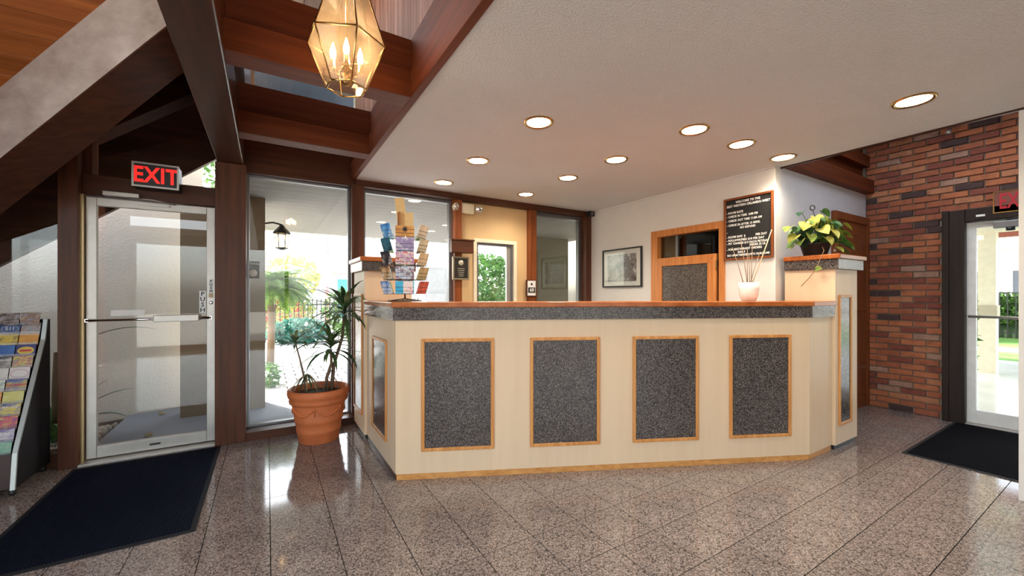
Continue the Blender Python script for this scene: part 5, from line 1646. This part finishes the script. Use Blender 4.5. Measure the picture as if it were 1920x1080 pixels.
MB().box(-0.9, 0.7, 16.14, 16.16, 0.66, 1.02).build('side_window', M['glass_dim'], rc)
gw = thing('white_panel_wall', (3.75, 8.75, -0.16), 'white panelled garage door seen right of the spinner', 'garage door')
MB().box(3.05, 4.02, 8.75, 8.83, -0.16, 2.44).build('slab', plain('cool_white_paint', (0.70, 0.74, 0.80), 0.5), gw)
for k in range(5):
    for xa in (3.10, 3.57):
        MB().box(xa, xa + 0.40, 8.735, 8.752, -0.08 + k * 0.5, 0.34 + k * 0.5).build('panel', plain('cool_white_panel', (0.72, 0.76, 0.82), 0.5), gw, bevel=0.004)
struct(MB().box(4.25, 5.32, 6.5, 6.62, -0.15, 2.46).build('wall_side_pier', stucco('shaded_stucco', (0.20, 0.175, 0.12), 45, 0.4, 0.9, 0.05)), 'stucco wall outside the dim window, shade in its olive colour')  # olive tone holds the shade on this stucco

# ---- beyond the brick wall entrance
struct(MB().box(6.2, 12.6, -4, 5.6, -0.15, -0.01).build('floor_porch', plain('porch_tile', (0.66, 0.65, 0.62), 0.12, var=0.08, scale=2)), 'shiny pale porch floor outside the entrance')
lawn = MB().box(12.6, 19.4, -6, 16, -0.15, -0.03)
lawn_m = stucco('lawn', (0.10, 0.22, 0.035), 30, 0.9, 0.95, 0.35, 0.03)
struct(lawn.build('floor_lawn', lawn_m), 'mown lawn beyond the porch')
struct(MB().box(14.6, 15.6, -6, 16, -0.03, 0.0).build('floor_path', M['concrete']), 'concrete path crossing the lawn')
pc2 = thing('porch_roof', (9, 1, 2.4), 'pale porch roof outside the brick wall entrance', 'porch roof')
MB().box(6.25, 12.0, -3.5, 5.4, 2.62, 2.72).build('ceiling_boards', plain('porch_ceiling', (0.62, 0.68, 0.70), 0.5), pc2)
MB().box(10.3, 10.55, -3.5, 5.4, 2.36, 2.62).build('beam', M['offwhite'], pc2)
MB().box(11.9, 12.05, -3.5, 5.4, 2.40, 2.72).build('gutter', plain('rust_gutter', (0.32, 0.09, 0.06), 0.6), pc2)
for py, lab in ((1.62, 'cream porch post seen through the entrance door glass'), (-1.6, 'cream porch post nearer the viewer, outside the view'), (4.4, 'cream porch post hidden behind the brick wall')):
    if py == 1.62:
        pp = thing('porch_post', (10.43, py, -0.01), lab, 'post')
        MB().box(10.33, 10.53, py - 0.10, py + 0.10, -0.01, 2.36).build('shaft', M['offwhite'], pp)
        MB().box(10.315, 10.545, py - 0.115, py + 0.115, 0.93, 1.13).build('band', plain('post_band', (0.46, 0.40, 0.28), 0.6), pp)
hg = thing('clipped_hedge', (19.7, 3.0, -0.1), 'clipped green hedge across the lawn', 'hedge')
hm = MB()
for k in range(5200):
    x, y, z = 19.4 + rp_.random() * 0.7, rp_.uniform(-0.5, 6.5), rp_.uniform(0.4, 1.38)
    if rp_.random() < 0.7: x = 19.4 + rp_.random() * 0.08
    d = Vector((rp_.uniform(-1, .2), rp_.uniform(-1, 1), rp_.uniform(-1, 1))).normalized(); s_ = d.cross(Vector((0.3, rp_.random(), 1))).normalized()
    c = Vector((x, y, z)); l = 0.075
    hm.add([c - d * l, c + s_ * l * 0.5, c + d * l, c - s_ * l * 0.5], [(0, 1, 2, 3)])
hm.build('foliage', GR[1], hg)
MB().box(19.5, 20.0, -0.4, 6.4, -0.1, 1.25).build('twig_core', plain('hedge_core', (0.03, 0.06, 0.02), 0.9), hg)
hf = thing('hedge_fence', (19.25, 3, -0.1), 'dark rail fence in front of the clipped hedge', 'fence')
pk2 = rawmesh('picket', MB().box(-0.012, 0.012, -0.012, 0.012, 0, 1.4), M['black'])
for k in range(30):
    share('picket', pk2, (19.25, 0.2 + k * 0.16, -0.03), hf)
for z in (0.12, 1.34):
    MB().box(19.235, 19.265, 0.1, 4.95, z, z + 0.035).build('rail', M['black'], hf)
wb_ = thing('motel_wing', (26, 4, -0.1), 'white motel wing far behind the hedge', 'building')
MB().box(25, 30, -6, 18, -0.1, 3.1).build('wall', M['white'], wb_)
MB().box(23.6, 30.5, -6.4, 18.4, 3.1, 3.4).build('roof', plain('wing_roof', (0.50, 0.47, 0.43), 0.7), wb_)
for k, yy in enumerate((2.6, 3.9, 5.2)):
    f = MB().box(24.94, 25.0, yy, yy + 0.7, 1.1, 2.3).build('window', plain('wing_window_%d' % k, (0.10, 0.11, 0.13), 0.15), wb_)
    MB().frame((24.94, yy + 0.7, 1.1), (0, -1, 0), (0, 0, 1), (-1, 0, 0), 0.7, 1.2, 0.06, 0.03).build('window_frame', M['white'], f)
car = thing('parked_car', (18.2, 3.6, -0.05), 'silver blue parked car with a red tail light outside the entrance', 'car')
cp_ = plain('silver_blue_paint', (0.35, 0.42, 0.52), 0.2, 0.3)
MB().yprism([(16.9, 0.25), (18.9, 0.25), (18.9, 0.85), (18.6, 0.95), (18.3, 1.45), (17.3, 1.45), (17.0, 0.95), (16.9, 0.85)], 3.02, 6.6).build('body', cp_, car, bevel=0.08)
MB().box(17.15, 18.45, 3.005, 3.03, 0.98, 1.36).build('rear_window', plain('car_glass', (0.05, 0.06, 0.08), 0.08), car)
for xx in (16.98, 18.62):
    MB().box(xx, xx + 0.2, 2.99, 3.05, 0.72, 0.98).build('tail_light', plain('tail_red', (0.60, 0.03, 0.02), 0.2), car)
for yy in (3.7, 5.9):
    MB().lathe([(0.27, -0.1), (0.31, -0.06), (0.31, 0.06), (0.27, 0.1)], (16.95, yy, 0.27), 18, axis=(1, 0, 0)).build('wheel', M['black'], car)
shrub('shrub', 9.0, 1.62, 0.22, 0.12, 1.5, 240, GR[1], 'slender leafy shrub outside beside the porch post', z0=-0.01, leaf=0.06)

# fallen leaves on the walk
for k, (x, y) in enumerate(((-0.98, 5.02), (-1.02, 5.83))):
    t = heart_leaf((x, y, -0.012), (1, 0.3 * (1 if k else -1), 0.05), 0.07, 0.3, 0.2).build('fallen_leaf', dry)
    tag(t, ('curled dry leaf lying on the concrete walk outside the door', 'dry leaf lying at the foot of the stucco wall')[k], 'leaf')
# little bracket spot near the top of the brick wall
bs_ = thing('wall_spotlight', (6.05, 1.17, 3.0), 'tiny bracket spotlight high on the brick wall', 'spotlight')
MB().tube([(6.09, 1.17, 3.06), (6.04, 1.18, 3.06), (6.02, 1.19, 3.02)], 0.008, 6).build('bracket', M['alu_dark'], bs_)
MB().lathe([(0.012, 0.0), (0.022, 0.05), (0.024, 0.07)], (6.02, 1.19, 3.03), 12, axis=(-0.5, 0.2, -1)).build('shade', M['alu'], bs_)
